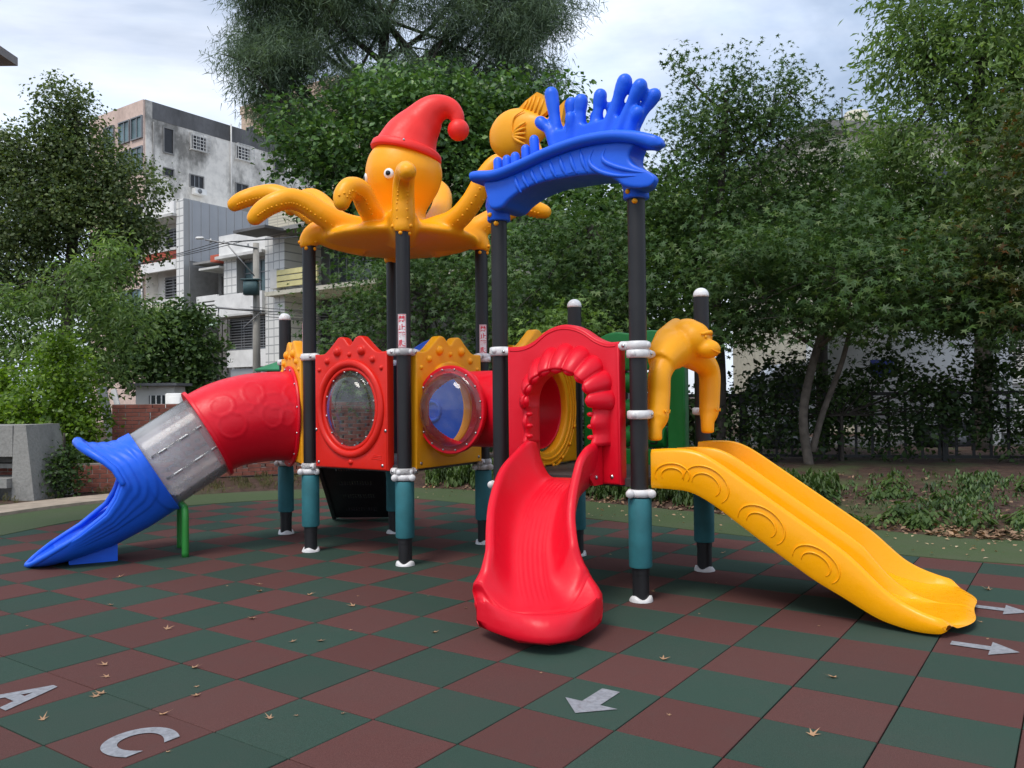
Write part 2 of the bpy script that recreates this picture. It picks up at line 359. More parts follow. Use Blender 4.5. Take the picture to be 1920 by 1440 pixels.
# tan path at the left, along the outside of the mat
k0 = [i for i in range(len(inner)) if inner[i][1] < 11.9 and inner[i][0] < -4]
pa = inner[k0] + nrm[k0] * (MATW + .02); pb = inner[k0] + nrm[k0] * (MATW + .75); m_ = len(k0)
structure(mesh_obj('path', np.vstack([np.c_[pa, np.full(m_, .045)], np.c_[pb, np.full(m_, .05)], np.c_[pa, np.full(m_, -.05)], np.c_[pb, np.full(m_, -.05)]]),
    [(i, i + 1, m_ + i + 1, m_ + i) for i in range(m_ - 1)] + [(2 * m_ + i, 2 * m_ + i + 1, i + 1, i) for i in range(m_ - 1)] + [(m_ + i, m_ + i + 1, 3 * m_ + i + 1, 3 * m_ + i) for i in range(m_ - 1)], 'path_tan', smooth=False))
structure(mesh_obj('road', [(-60, 20.5, .004), (60, 17.3, .004), (60, 27, .004), (-60, 30.5, .004)], [(0, 1, 2, 3)], 'asphalt', smooth=False))

# ---- rubber tiles, half a metre square
TA = -.603891; E1 = np.array([math.cos(TA), math.sin(TA)]); E2 = np.array([-E1[1], E1[0]]); TO = np.array([.728329, 4.136738]); TS = .5
def tile_pt(i, j): return TO + E1 * i * TS + E2 * j * TS
floor = structure(bpy.data.objects.new('rubber_floor', None)); COL.objects.link(floor)
tv, tf = cbox((0, 0, -.0125), (TS - .006, TS - .006, .025), .0025)
tile_me = []
for mname in ('rubber_red', 'rubber_green'):
    me = bpy.data.meshes.new('rubber_tile'); me.from_pydata(tv.tolist(), [], [list(f) for f in tf]); me.materials.append(MAT[mname]); me.update(); tile_me.append(me)
cand = []
for i in range(-22, 26):
    for j in range(-9, 24):
        c = tile_pt(i + .5, j + .5)
        if edge_dist(*c) > .42 or c[1] < 1.6: continue
        if abs(c[0]) > .80 * c[1] + 1.3: continue
        g = (i + j) % 2 == 0
        if j <= -4: g = not g
        vis = abs(c[0]) < .64 * c[1] + .4 and c[1] > 2.9
        cand.append((0 if vis else 1, float(np.hypot(c[0], c[1])), i, j, c, g))
cand.sort(key=lambda a: a[:2])
TILE = {}; rest = []; rmat = []
for k, (_, _, i, j, c, g) in enumerate(cand):
    dz = random.uniform(-.0012, .0008)
    if k < 300:
        o = bpy.data.objects.new('rubber_tile', tile_me[1 if g else 0]); o.location = (c[0], c[1], dz); o.rotation_euler = (random.uniform(-.002, .002), random.uniform(-.002, .002), TA + random.uniform(-.002, .002)); o.parent = floor; COL.objects.link(o); TILE[(i, j)] = o
    else:
        rot = Matrix.Rotation(TA, 3, 'Z'); rest.append((tv @ np.array(rot).T + np.array([c[0], c[1], dz]), tf)); rmat += [1 if g else 0] * len(tf)
rv, rf = join(*rest); ro = mesh_obj('rubber_tile_field', rv, rf, ['rubber_red', 'rubber_green'], floor, smooth=False); ro['kind'] = 'stuff'
ro.data.polygons.foreach_set('material_index', rmat)

def floor_paint(name, polys, tile, z=.004):
    """flat painted mark; polys in tile units relative to the floor grid, laid on one tile"""
    V = []; F = []
    for lp in polys:
        s = len(V)
        for a, b in lp: p = tile_pt(a, b); V.append((p[0], p[1], z))
        F.append(tuple(range(s, len(V))))
    t = TILE.get(tile); o = mesh_obj(name, V, F, 'paint_grey', None, smooth=False, org=(0, 0, 0))
    o.parent = t if t else floor
    if t: o.matrix_parent_inverse = (Matrix.Translation(t.location) @ t.rotation_euler.to_matrix().to_4x4()).inverted()
    return o
def arrow(cx, cy, L, w, hw, hl, ang):
    ca, sa = math.cos(ang), math.sin(ang)
    f = lambda x, y: (cx + x * ca - y * sa, cy + x * sa + y * ca)
    return [[f(-L / 2, -w / 2), f(L / 2 - hl, -w / 2), f(L / 2 - hl, w / 2), f(-L / 2, w / 2)], [f(L / 2 - hl, -hw / 2), f(L / 2, 0), f(L / 2 - hl, hw / 2)]]
floor_paint('painted_arrow', arrow(-.49, -.50, .72, .20, .58, .30, -math.pi / 2), (-1, -1))['label'] = 'grey painted arrow pointing away from the red slide'
floor_paint('painted_arrow', arrow(2.50, 3.48, .70, .17, .58, .29, 0), (2, 3))['label'] = 'nearer grey painted arrow beyond the yellow slide'
floor_paint('painted_arrow', arrow(2.50, 5.55, .70, .17, .58, .29, 0), (2, 5))['label'] = 'farther grey painted arrow beyond the yellow slide'
for ch, (i, j), (px, py) in (('A', (-6, -4), (-5.42, -3.5)), ('C', (-4, -4), (-3.40, -3.5)), ('B', (-5, -5), (-4.5, -4.5))):
    me = text_mesh(ch, 1.0, .035); V = np.array([v.co[:] for v in me.vertices]); V[:, :2] -= (V[:, :2].max(0) + V[:, :2].min(0)) / 2
    V *= .62 / (V[:, 1].max() - V[:, 1].min()); faces = [tuple(p.vertices) for p in me.polygons]
    # thicken the thin built-in face a little by widening
    W_ = np.array([[*(tile_pt(px + v[0] * .92, py + v[1])), .004] for v in V])
    t = TILE.get((i, j)); o = mesh_obj('painted_letter', W_, faces, 'paint_grey', None, smooth=False, org=(0, 0, 0), label=f'grey painted letter {ch} on a red tile')
    o.parent = t if t else floor
    if t: o.matrix_parent_inverse = (Matrix.Translation(t.location) @ t.rotation_euler.to_matrix().to_4x4()).inverted()

# ================================================================== PLAY STRUCTURE
def pol(P, l, a): return (P[0] + l * math.cos(R(a)), P[1] + l * math.sin(R(a)))
P2 = (-.968, 7.411); P1 = (-1.985, 8.127); P6 = (.923, 6.043)
P4 = pol(P2, 1.24, 57.5); P3 = pol(P1, 1.24, 57.5); P0 = (-2.52, 9.2); P8 = pol(P6, 1.234, 55.5); P5 = pol(P6, 1.25, 144.5); P7 = pol(P5, 1.234, 56)
ORG = Vector((P2[0], P2[1], 0))
play = thing('play_structure', 'large colourful plastic playground with octopus roof, blue wave and three slides', 'playground', ORG)
PR = .065
def clamp(fr, x, z, end, parent):
    """white two-part clamp round a post with an ear reaching along the frame"""
    lo, hi = sorted((x, x + end)); s = 1 if end > 0 else -1
    ring = lathe([(PR + .006, -.032), (PR + .020, -.026), (PR + .022, 0), (PR + .020, .026), (PR + .006, .032)], 20)
    ring = (ring[0] + fr(x, z), ring[1])
    ear = tube([fr(x + s * (PR - .02), z, .03), fr(x + s * (PR + .05), z, .035), fr(x + s * abs(end), z, .035)], [.034, .034, .026], 10, round_end=0)
    back = tube([fr(x - s * (PR - .01), z, .0), fr(x - s * (PR + .03), z, .0)], [.03, .022], 10)
    bolt = lathe([(.013, 0), (.013, .008), (0, .010)], 8, fr.n, fr(x + s * (PR + .02), z, .066))
    o = mesh_obj('clamp', *join(ring, ear, back), 'clamp_white', parent)
    mesh_obj('bolt', *bolt, 'steel', parent); return o
def post(P, top, cap, sleeve=True, topb=True):
    c = np.array([P[0], P[1], 0.])
    po = mesh_obj('post', *(lambda a: (a[0] + c, a[1]))(lathe([(PR - .004, 0.0), (PR - .004, .20), (PR, .2), (PR, top - .003), (PR - .003, top)], 24)), 'post_black', play, angle=40)
    if sleeve:
        v, f = lathe([(PR + .001, .245), (PR + .016, .250), (PR + .020, .262), (PR + .020, .735), (PR + .016, .748), (PR + .001, .752)], 24); mesh_obj('foam_sleeve', v + c, f, 'teal_foam', po, angle=40)
    # wavy white foot cover
    n = 32; V = []; F = []
    for k in range(n):
        a = 2 * math.pi * k / n; h = .034 + .013 * math.sin(3 * a + P[0] * 3)
        for r, z in ((PR + .022, 0.003), (PR + .02, h * .5), (PR + .012, h), (PR - .002, h)): V.append(c + np.array((r * math.cos(a), r * math.sin(a), z)))
    F = grid_faces(n, 4, cu=True); mesh_obj('foot_cover', V, F, 'clamp_white', po)
    v, f = lathe([(PR + .001, .757), (PR + .021, .76), (PR + .024, .785), (PR + .021, .81), (PR + .001, .813)], 24); mesh_obj('collar', v + c, f, 'clamp_white', po)
    for a in (R(-150), R(-35)):
        d = np.array((math.cos(a), math.sin(a), 0)); v, f = lathe([(.030, 0), (.032, .012), (.028, .028), (0, .030)], 12, (0, -1, 0), c + d * (PR + .028) + np.array((0, -.005, .785))); mesh_obj('collar_bolt', v, f, 'clamp_white', po)
    if cap:
        pr = [((PR + .002) * math.cos(t), top - .012 + (PR - .004) * math.sin(t)) for t in np.linspace(0, math.pi / 2, 8)]
        v, f = lathe([(PR + .002, top - .03)] + pr, 24); mesh_obj('dome_cap', v + c, f, 'eye_white', po)
    return po
PO = {}
for k, (P, top, cap) in dict(P0=(P0, 2.40, 1), P1=(P1, 3.02, 0), P2=(P2, 3.02, 0), P3=(P3, 3.02, 0), P4=(P4, 3.02, 0), P5=(P5, 2.98, 0), P6=(P6, 2.98, 0), P7=(P7, 2.36, 1), P8=(P8, 2.36, 1)).items():
    PO[k] = post(P, top, cap)
F12, F24, F01, F56, F68, F75, F87, F43, F30 = Frame(P1, P2), Frame(P2, P4), Frame(P0, P1), Frame(P5, P6), Frame(P6, P8), Frame(P7, P5), Frame(P8, P7), Frame(P4, P3), Frame(P3, P0)

# ---- decks
def deck(corners, z, name='deck'):
    c = np.mean(corners, axis=0); P = [np.array(p) for p in corners]; n = len(P)
    lo = [(p[0], p[1], z - .06) for p in P]; hi = [(p[0], p[1], z) for p in P]
    return mesh_obj(name, lo + hi, [tuple(range(n - 1, -1, -1)), tuple(range(n, 2 * n))] + [(i, (i + 1) % n, n + (i + 1) % n, n + i) for i in range(n)], 'deck_grey', play, smooth=False)
deck([P1, P2, P4, P3], .885); deck([P0, P1, (P3[0] - .001, P3[1])], .885); deck([P5, P6, P8, P7], .885)

# ---- panels
def crown_top(x0, x1, zs, amp):
    """left to right along the twin-humped top edge of a panel"""
    L = x1 - x0; base = [(0, 0), (.14, .02), (.27, .62), (.345, 1), (.42, .93), (.5, .48), (.58, .93), (.655, 1), (.73, .62), (.86, .02), (1, 0)]
    return [tuple(p) for p in catmull([(x0 + a * L, zs + b * amp) for a, b in base], 4)]
def panel_loop(x0, x1, z0, zs, amp): return [(x0, z0), (x1, z0)] + crown_top(x0, x1, zs, amp)[::-1]
def bumps(fr, pts, d, mat, parent):
    for (x, z, r) in pts:
        v, f = lathe([(r * 1.25, -.012), (r * 1.22, 0.001), (r * 1.06, .001)] + [(r * math.cos(t), r * .85 * math.sin(t)) for t in np.linspace(0, math.pi / 2, 6)], 16, fr.n, fr(x, z, d)); mesh_obj('round_boss', v, f, mat, parent)
def ring(fr, cx, cz, rx, rz, d, rt, mat, parent, name='window_ring', squash=.7):
    a = np.linspace(0, 2 * math.pi, 64, endpoint=False); V = []
    for t in a:
        e = np.array((math.cos(t), math.sin(t)))
        for b in np.linspace(0, 2 * math.pi, 10, endpoint=False): V.append(fr(cx + e[0] * (rx + rt * math.cos(b)), cz + e[1] * (rz + rt * math.cos(b)), d + rt * squash * math.sin(b)))
    return mesh_obj(name, V, grid_faces(64, 10, True, True), mat, parent)
def dome(fr, cx, cz, rx, rz, d, h, parent, flange=.05, mat='clear_dome'):
    V = []; n = 48; prof = [(1 + flange / rx, 0.0), (1.0, .004)] + [(math.cos(t), h * math.sin(t) ** .9) for t in np.linspace(.12, math.pi / 2 - .04, 9)]
    for s, q in prof:
        for k in range(n): t = 2 * math.pi * k / n; V.append(fr(cx + rx * s * math.cos(t), cz + rz * s * math.sin(t), d + q))
    F = grid_faces(len(prof), n, cv=True) + [tuple(range((len(prof) - 1) * n, len(prof) * n))]
    o = mesh_obj('bubble_window', V, F, mat, parent); return o
def ring_bolts(fr, cx, cz, rx, rz, d, n, parent, off=0.2):
    for k in range(n):
        t = 2 * math.pi * k / n + off; v, f = lathe([(.011, 0), (.010, .006), (.004, .011), (0, .011)], 8, fr.n, fr(cx + rx * math.cos(t), cz + rz * math.sin(t), d)); mesh_obj('bolt', v, f, 'steel', parent)
def corner_bolts(fr, pts, d, parent):
    for x, z in pts: v, f = lathe([(.016, 0), (.014, .006), (0, .009)], 10, fr.n, fr(x, z, d)); mesh_obj('bolt', v, f, 'steel', parent)

def hump_bumps(x0, x1, zs):
    L = x1 - x0; cx = (x0 + x1) / 2; o = []
    for s in (-1, 1): o += [(cx + s * .168 * L, zs + .035, .045), (cx + s * .315 * L, zs - .05, .032), (cx + s * .43 * L, zs - .13, .022)]
    return o + [(cx, zs + .005, .024)]
# red window panel between the two front posts under the octopus
rp = cut_panel(F12, [panel_loop(.15, 1.10, .84, 1.92, .15), ell(.625, 1.40, .345, .375)], .10, .018, -.03, 'window_panel', 'vermilion', play, 'orange red panel with a large oval bubble window')
bumps(F12, hump_bumps(.15, 1.10, 1.90) + [(.635, .905, .026)], .07, 'vermilion', rp)
ring(F12, .625, 1.40, .405, .425, .075, .036, 'vermilion', rp); ring(F12, .625, 1.40, .345, .37, .065, .02, 'vermilion', rp)
dome(F12, .625, 1.40, .285, .315, .060, .13, rp, .055); ring_bolts(F12, .625, 1.40, .318, .347, .068, 12, rp); corner_bolts(F12, [(.20, .89), (1.04, .885), (.17, 1.2), (1.08, 1.2)], .07, rp)
for z in (.945, .962, .975): mesh_obj('moulded_line', *tube([F12(.90 + (z - .945), z, .071), F12(1.03, z - .006, .071)], .003, 6), 'vermilion', rp)
# yellow panel at the right of the octopus tower, the crawl tube starts here
yp = cut_panel(F24, [panel_loop(.09, 1.12, .85, 1.92, .15), ell(.60, 1.385, .335, .335)], .10, .018, -.03, 'tube_panel', 'panel_yellow', play, 'yellow panel carrying the bubble window end of the crawl tube')
bumps(F24, hump_bumps(.09, 1.12, 1.90), .07, 'panel_yellow', yp); ring(F24, .60, 1.385, .40, .42, .072, .035, 'panel_yellow', yp); corner_bolts(F24, [(.15, .9), (1.06, .9)], .07, yp)
# yellow panel at the left, start of the tube slide
sp_ = cut_panel(F01, [panel_loop(.13, F01.L - .10, .85, 1.93, .16), ell(F01.L / 2, 1.315, .44, .44)], .10, .018, -.03, 'tube_panel', 'panel_yellow', play, 'yellow panel at the head of the tube slide')
bumps(F01, hump_bumps(.13, F01.L - .1, 1.92), .07, 'panel_yellow', sp_)
# yellow panel inside, seen through the red arch: far end of the crawl tube
ip = cut_panel(F75, [panel_loop(.10, F75.L - .09, .90, 1.92, .15), ell(F75.L / 2, 1.385, .34, .38)], .10, .018, -.07, 'tube_panel', 'panel_yellow', play, 'yellow panel behind the red arch with the crawl tube mouth')
for rr in (.41, .45, .49): ring(F75, F75.L / 2, 1.385, rr, rr + .03, -.072, .012, 'panel_yellow', ip, 'moulded_ring')
bumps(F75, [(F75.L / 2 + .47 * math.cos(t), 1.385 + .50 * math.sin(t), .014) for t in np.linspace(-2.8, .1, 9)], -.085, 'panel_yellow', ip)
# blue panel at the back of the octopus tower
bp = cut_panel(F43, [panel_loop(.12, F43.L - .12, .86, 1.93, .0)[:2] + [tuple(p) for p in catmull([(F43.L - .12, 1.85), (F43.L - .25, 1.98), (F43.L * .5, 2.12), (.25, 1.98), (.12, 1.85)], 6)]], .09, .018, -.05, 'back_panel', 'blue', play, 'blue panel at the back of the octopus tower')
bumps(F43, [(.4, 1.5, .06), (.62, 1.62, .05), (.84, 1.5, .06)], .04, 'blue', bp)
mesh_obj('moulded_ring', *tube([F43(.62 + .1 * math.cos(t), 1.35 + .1 * math.sin(t), -.055) for t in np.linspace(0, 2 * math.pi, 24)], .02, 8), 'blue', bp)
# green counting panel at the back of the slide tower
gpn = cut_panel(F87, [[(.14, .86), (F87.L - .12, .86), (F87.L - .12, 1.9)] + [tuple(p) for p in catmull([(F87.L - .12, 1.9), (F87.L - .3, 2.03), (F87.L - .45, 2.07), (F87.L / 2, 2.05), (.45, 2.07), (.3, 2.03), (.14, 1.9)], 5)][1:],
    [(.30, 1.02), (.95, 1.02), (.95, 1.72), (.30, 1.72)]], .11, .02, -.06, 'counting_panel', 'green', play, 'green back panel with rows of turning counting blocks')
for r_, z in enumerate((1.13, 1.37, 1.61)):
    mesh_obj('rod', *tube([F87(.28, z, 0), F87(.97, z, 0)], .012, 8), 'steel', gpn)
    for c_, x in enumerate((.415, .625, .835)):
        v, f = lathe([(.02, -.095), (.085, -.09), (.095, -.08), (.095, .08), (.085, .09), (.02, .095)], 20, F87.t, F87(x, z, 0)); b_ = mesh_obj('counting_block', v, f, 'green', gpn, angle=40)
        if r_ == 0 and c_ == 1 or r_ == 0 and c_ == 0:
            me = text_mesh('3', .17); V = np.array([v.co[:] for v in me.vertices]); V[:, :2] -= (V[:, :2].max(0) + V[:, :2].min(0)) / 2; V *= 1.25
            W_ = [F87(x - q[0], z + .095 * math.sin(q[1] / .095), -.0965 * math.cos(q[1] / .095)) for q in V]; mesh_obj('digit', W_, [tuple(p.vertices) for p in me.polygons], 'black_print', gpn, smooth=False)

# clamps: where each panel meets its posts
for fr, zs in ((F12, 1.905), (F24, 1.905), (F01, 1.90), (F56, 1.86), (F75, 1.87), (F87, 1.87), (F43, 1.88)):
    clamp(fr, 0, zs, .16, play); clamp(fr, fr.L, zs, -.16, play)
for fr in (F01, F12, F24, F43):
    clamp(fr, 0, .835, .10, play); clamp(fr, fr.L, .835, -.10, play)
clamp(F68, 0, 1.80, .17, play); clamp(F68, 0, 1.355, .17, play); clamp(F68, F68.L, 1.80, -.17, play); clamp(F68, F68.L, 1.355, -.17, play)

# ---- warning stickers
def sticker(fr, x, z, key, off):
    h, w = .30, .075; V = []; F = []; n = 7
    def P(a, b, r): t = off + a / PR; return fr.A + fr.t * x + np.array([0, 0, z + b]) + r * (fr.n * math.cos(t) + fr.t * math.sin(t))
    def sheet(a0, a1, b0, b1, r):
        V = [P(a0 + (a1 - a0) * i / 6, b0 + (b1 - b0) * j, r) for i in range(7) for j in range(2)]; return V, grid_faces(7, 2)
    s = mesh_obj('warning_sticker', *sheet(-w / 2, w / 2, -h / 2, h / 2, PR + .0025), 'sign_white', PO[key])
    s['label'] = 'narrow white sticker with red Chinese warning characters'
    e = .004
    for a0, a1, b0, b1 in ((-w / 2 + e, w / 2 - e, h / 2 - 2 * e, h / 2 - e), (-w / 2 + e, w / 2 - e, -h / 2 + e, -h / 2 + 2 * e), (-w / 2 + e, -w / 2 + 1.6 * e, -h / 2 + 2 * e, h / 2 - 2 * e), (w / 2 - 1.6 * e, w / 2 - e, -h / 2 + 2 * e, h / 2 - 2 * e)):
        mesh_obj('sticker_border', *sheet(a0, a1, b0, b1, PR + .0042), 'sign_red', PO[key])
    for k, ch in enumerate('禁止攀爬'):
        me = text_mesh(ch, .058, .0012); V = np.array([v.co[:] for v in me.vertices]); V[:, :2] -= (V[:, :2].max(0) + V[:, :2].min(0)) / 2
        zc = h / 2 - .043 - k * .0715
        mesh_obj('sticker_character', [P(q[0] * 1.05, zc + q[1] * 1.05, PR + .0048) for q in V], [tuple(p.vertices) for p in me.polygons], 'sign_red', PO[key], smooth=False)
sticker(F12, F12.L, 2.09, 'P2', R(30)); sticker(F24, F24.L, 2.08, 'P4', R(-45)); sticker(F12, 0, 2.09, 'P1', R(-55))

# ---- crawl tube with the side bubble window
ca = F75(F75.L / 2, 1.385, 0.0); cb = F24(.60, 1.385, .06); ax = unit(np.array([cb[0] - ca[0], cb[1] - ca[1], 0])); LT = float(np.linalg.norm((cb - ca)[:2])); side = np.array([-F75.t[0] * 0 + ax[1] * 1, -ax[0] * 1, 0.])
if side[1] > 0: side = -side
TR = .345; PT = .70; PRT = .325        # tube radius, port position along it, port radius
def ctube(s, th, r=TR): return np.array([*(ca[:2] + ax[:2] * s), 1.385]) + r * (side * math.cos(th) + np.array([0, 0, 1.]) * math.sin(th))
ns, nt_ = 60, 96; V = [ctube(LT * i / ns, 2 * math.pi * j / nt_) for i in range(ns + 1) for j in range(nt_)]; F = []
for i in range(ns):
    for j in range(nt_):
        s = LT * (i + .5) / ns; th = 2 * math.pi * (j + .5) / nt_
        if math.cos(th) > 0 and math.hypot(s - PT, TR * math.sin(th)) < PRT - .012: continue
        F.append((i * nt_ + j, i * nt_ + (j + 1) % nt_, (i + 1) * nt_ + (j + 1) % nt_, (i + 1) * nt_ + j))
ct = shell('crawl_tube', (V, F), 'crimson', play, .012, 0, label='short red crawl tube joining the two towers')
PD = .41; V = []
for k in range(64):
    f_ = 2 * math.pi * k / 64; a, b = PRT * math.cos(f_), PRT * math.sin(f_); d0 = math.sqrt(max(0, TR ** 2 - b * b)) - .01
    c = np.array([*(ca[:2] + ax[:2] * PT), 1.385])
    for q, rr in ((d0, 1), (PD - .03, 1), (PD - .03, 1.21), (PD, 1.21), (PD + .008, 1.19), (PD + .008, 1.0), (d0 + .0, .97)): V.append(c + (ax * a + np.array([0, 0, 1.]) * b) * rr + side * q)
mesh_obj('port_flange', V, grid_faces(64, 7, cu=True), 'crimson', ct, angle=35)
class F_:                       # a frame for the port: x along the tube, z up, d towards the camera
    n = side
    def __call__(s, x, z, d=0.): return np.array([*(ca[:2] + ax[:2] * (PT - x)), z]) + side * d
FP = F_(); dome(FP, 0, 1.385, .315, .315, PD + .010, .15, ct, .05); ring_bolts(FP, 0, 1.385, .362, .362, PD + .008, 16, ct)
# ---- octopus roof
T1 = [(-2.91, 8.7, 3.55), (-2.82, 8.7, 3.6), (-2.65, 8.7, 3.65), (-2.44, 8.65, 3.64), (-2.18, 8.6, 3.5), (-1.91, 8.5, 3.32), (-1.5, 8.4, 3.16)]
T2 = [(-2.4, 7.75, 3.2), (-2.33, 7.75, 3.27), (-2.21, 7.75, 3.34), (-2.08, 7.8, 3.39), (-1.94, 7.85, 3.35), (-1.8, 7.9, 3.26), (-1.59, 8.0, 3.16), (-1.26, 8.2, 3.12)]
T3 = [(-2.42, 9.1, 3.59), (-2.33, 9.1, 3.67), (-2.2, 9.1, 3.72), (-2.05, 9.0, 3.62), (-1.86, 8.8, 3.4), (-1.52, 8.5, 3.18)]
T4 = [(-1.5, 7.35, 3.24), (-1.49, 7.37, 3.31), (-1.44, 7.42, 3.39), (-1.37, 7.55, 3.39), (-1.32, 7.7, 3.27), (-1.24, 7.9, 3.17), (-1.15, 8.2, 3.12)]
T5 = [(-.87, 7.02, 3.42), (-.91, 7.2, 3.47), (-.945, 7.34, 3.42), (-.96, 7.41, 3.28), (-.965, 7.45, 3.08), (-1.0, 7.7, 3.05), (-1.03, 8.0, 3.06)]
T6 = [(.02, 7.7, 3.63), (-.1, 7.7, 3.68), (-.22, 7.7, 3.56), (-.36, 7.75, 3.33), (-.52, 7.85, 3.18), (-.71, 8.0, 3.13), (-.89, 8.2, 3.11)]
T7 = [(.36, 8.7, 3.44), (.24, 8.7, 3.48), (.13, 8.7, 3.52), (-.04, 8.6, 3.43), (-.23, 8.5, 3.3), (-.42, 8.45, 3.19), (-.84, 8.3, 3.11)]
T8 = [(-.94, 9.3, 3.81), (-.85, 9.25, 3.86), (-.75, 9.15, 3.74), (-.76, 8.9, 3.48), (-.86, 8.5, 3.17)]
oc = (-1.10, 8.29)
parts = []
for T in (T1, T2, T3, T4, T5, T6, T7, T8):
    pth = catmull(T, 6); parts.append(tube(pth, [.078, .092, .098, .104, .112, .125, .14], 16, round_end=1))
for P in (P1, P2, P3, P4):
    w = np.array([P[0], P[1], 0]); o2 = np.array([oc[0], oc[1], 0]); d = o2 - w
    parts.append(tube(catmull([w + (0, 0, 2.985), w + (0, 0, 3.06), w + d * .10 + (0, 0, 3.13), w + d * .30 + (0, 0, 3.12), w + d * .62 + (0, 0, 3.09)], 5), [.085, .092, .12, .16, .19], 16))
parts.append((lambda b: b)(ball((oc[0], oc[1], 3.065), (.78, .74, .125), 40, 14)))
prof = [(.02, 3.06), (.34, 3.08), (.27, 3.18), (.215, 3.30), (.225, 3.38), (.285, 3.48), (.345, 3.58), (.378, 3.68), (.385, 3.76), (.36, 3.88), (.31, 3.97), (.22, 4.05), (.1, 4.1), (0, 4.11)]
pp = catmull([(a, b) for a, b in prof], 3); hc = np.array([-1.065, 8.29, 0.])
parts.append((lambda a: (a[0] + hc, a[1]))(lathe([(abs(a), b) for a, b in pp], 40)))
octo = blob('octopus_roof', join(*parts), 'orange', play, .02, 7, 'orange octopus roof with curling tentacles and a red bobble hat')
suck = []
for T, sgn in ((T2, 1), (T6, 1), (T4, 1), (T1, 1), (T7, 1), (T5, 1)):
    pth = catmull(T, 12); Tt, Nn, Bb = frames(pth); m = len(pth)
    for i in range(6, m - 14, 3):
        r = np.interp(i / m, [0, .16, .33, .5, .66, .83, 1], [.074, .088, .094, .10, .108, .12, .136])
        for off in (-.5, .5):
            dn = np.array([0, -.45, -.9]); dn = unit(dn - Tt[i] * (dn @ Tt[i])); sd = np.cross(Tt[i], dn); q = unit(dn + sd * off)
            suck.append(ball(pth[i] + q * r * .955, .013, 8, 5))
mesh_obj('suckers', *join(*suck), 'orange', octo)['kind'] = 'stuff'
for k, e in enumerate(((-1.165, 7.93, 3.675), (-1.425, 8.185, 3.70))):
    e = np.array(e); c = np.array([hc[0], hc[1], e[2] + .02]); d = unit(e - c); e = np.array([c[0], c[1], e[2]]) + d * .372
    v, f = lathe([(.052, -.02), (.05, .006), (.044, .016), (.02, .024), (0, .026)], 20, d, e); mesh_obj('eye_white', v, f, 'eye_white', octo)
    d2 = unit(d + np.array([.06, 0, .02])); v, f = lathe([(.026, .012), (.025, .026), (.016, .031), (0, .032)], 16, d2, e); mesh_obj('pupil', v, f, 'pupil_black', octo)
for P in (P1, P2, P4):
    for a, z in ((-100, 2.965), (-20, 2.965), (-160, 3.03), (-30, 3.03)):
        d = np.array((math.cos(R(a)), math.sin(R(a)), 0)); v, f = lathe([(.018, -.01), (.018, .006), (.012, .014), (0, .017)], 10, d, np.array([P[0], P[1], z]) + d * (PR if z < 3 else .09)); mesh_obj('bolt_cap', v, f, 'orange', octo)
# hat
hx = np.array([.24, 0, .97]); hb = np.array([-1.035, 8.26, 3.945])
hp = catmull([hb - hx * .02, hb + hx * .05, hb + (.06, 0, .16), hb + (.15, 0, .29), (-.76, 8.23, 4.36), (-.62, 8.22, 4.385), (-.53, 8.21, 4.31), (-.512, 8.2, 4.21)], 6)
hat = blob('hat', join(tube(hp, [.335, .315, .275, .215, .155, .11, .08, .06], 28)), 'hat_red', octo, .016, 5, 'red bobble hat')
mesh_obj('hat_brim', *(lambda n: lathe([(.30, -.02), (.352, -.022), (.362, -.005), (.352, .045), (.335, .062), (.30, .06)], 40, hx, hb - hx * .01))(0), 'hat_red', octo)
mesh_obj('hat_bobble', *ball((-.508, 8.2, 4.155), .108, 24, 16), 'hat_red', octo)
for a in (-1.9, -.9): pass
v, f = lathe([(.013, 0), (.011, .008), (0, .012)], 10, unit((.1, -1, .25)), hb + np.array((.02, -.347, .03))); mesh_obj('bolt', v, f, 'steel', octo)

# ---- blue wave roof over the slide tower
def P56(pts, d): return [F56(x, z, d) for x, z in pts]
wl_ = [(-.02, 3.235), (.0, 3.12), (.02, 3.03), (.07, 2.99), (.16, 2.995), (.235, 3.045), (.377, 3.104), (.558, 3.134), (.747, 3.134), (.903, 3.129), (1.067, 3.105), (1.17, 3.05), (1.24, 2.995), (1.34, 2.965), (1.44, 2.962), (1.485, 2.995), (1.475, 3.035), (1.41, 3.085), (1.32, 3.14), (1.288, 3.19), (1.30, 3.235), (1.33, 3.29), (1.2, 3.34), (.945, 3.35), (.75, 3.34), (.561, 3.31), (.337, 3.265), (.12, 3.235)]
wave = cut_panel(F56, [[tuple(p) for p in catmull(wl_, 5, True)]], .36, .03, -.18, 'wave_roof', 'blue', play, 'blue wave shaped roof piece with splashing fingers and ribbed sides', 3, 50)
for v_ in wave.data.vertices:
    p_ = np.array(v_.co) + np.array(ORG); x_ = float((p_ - F56.A) @ F56.t); d_ = float((p_ - F56.A) @ F56.n); k_ = min(1, max(0, (x_ - 1.12) / .36)); nd_ = .19 + (d_ - .19) * (1 - .80 * k_ ** 1.2)
    v_.co = Vector(v_.co) + Vector(F56.n * (nd_ - d_))
lipc = catmull([(-.11, 3.275), (-.05, 3.272), (.118, 3.255), (.337, 3.287), (.561, 3.334), (.75, 3.362), (.945, 3.376), (1.133, 3.367), (1.254, 3.345), (1.36, 3.315), (1.46, 3.275), (1.56, 3.225)], 5)
V = []; tl_ = np.gradient(lipc, axis=0); mm_ = len(lipc) - 1
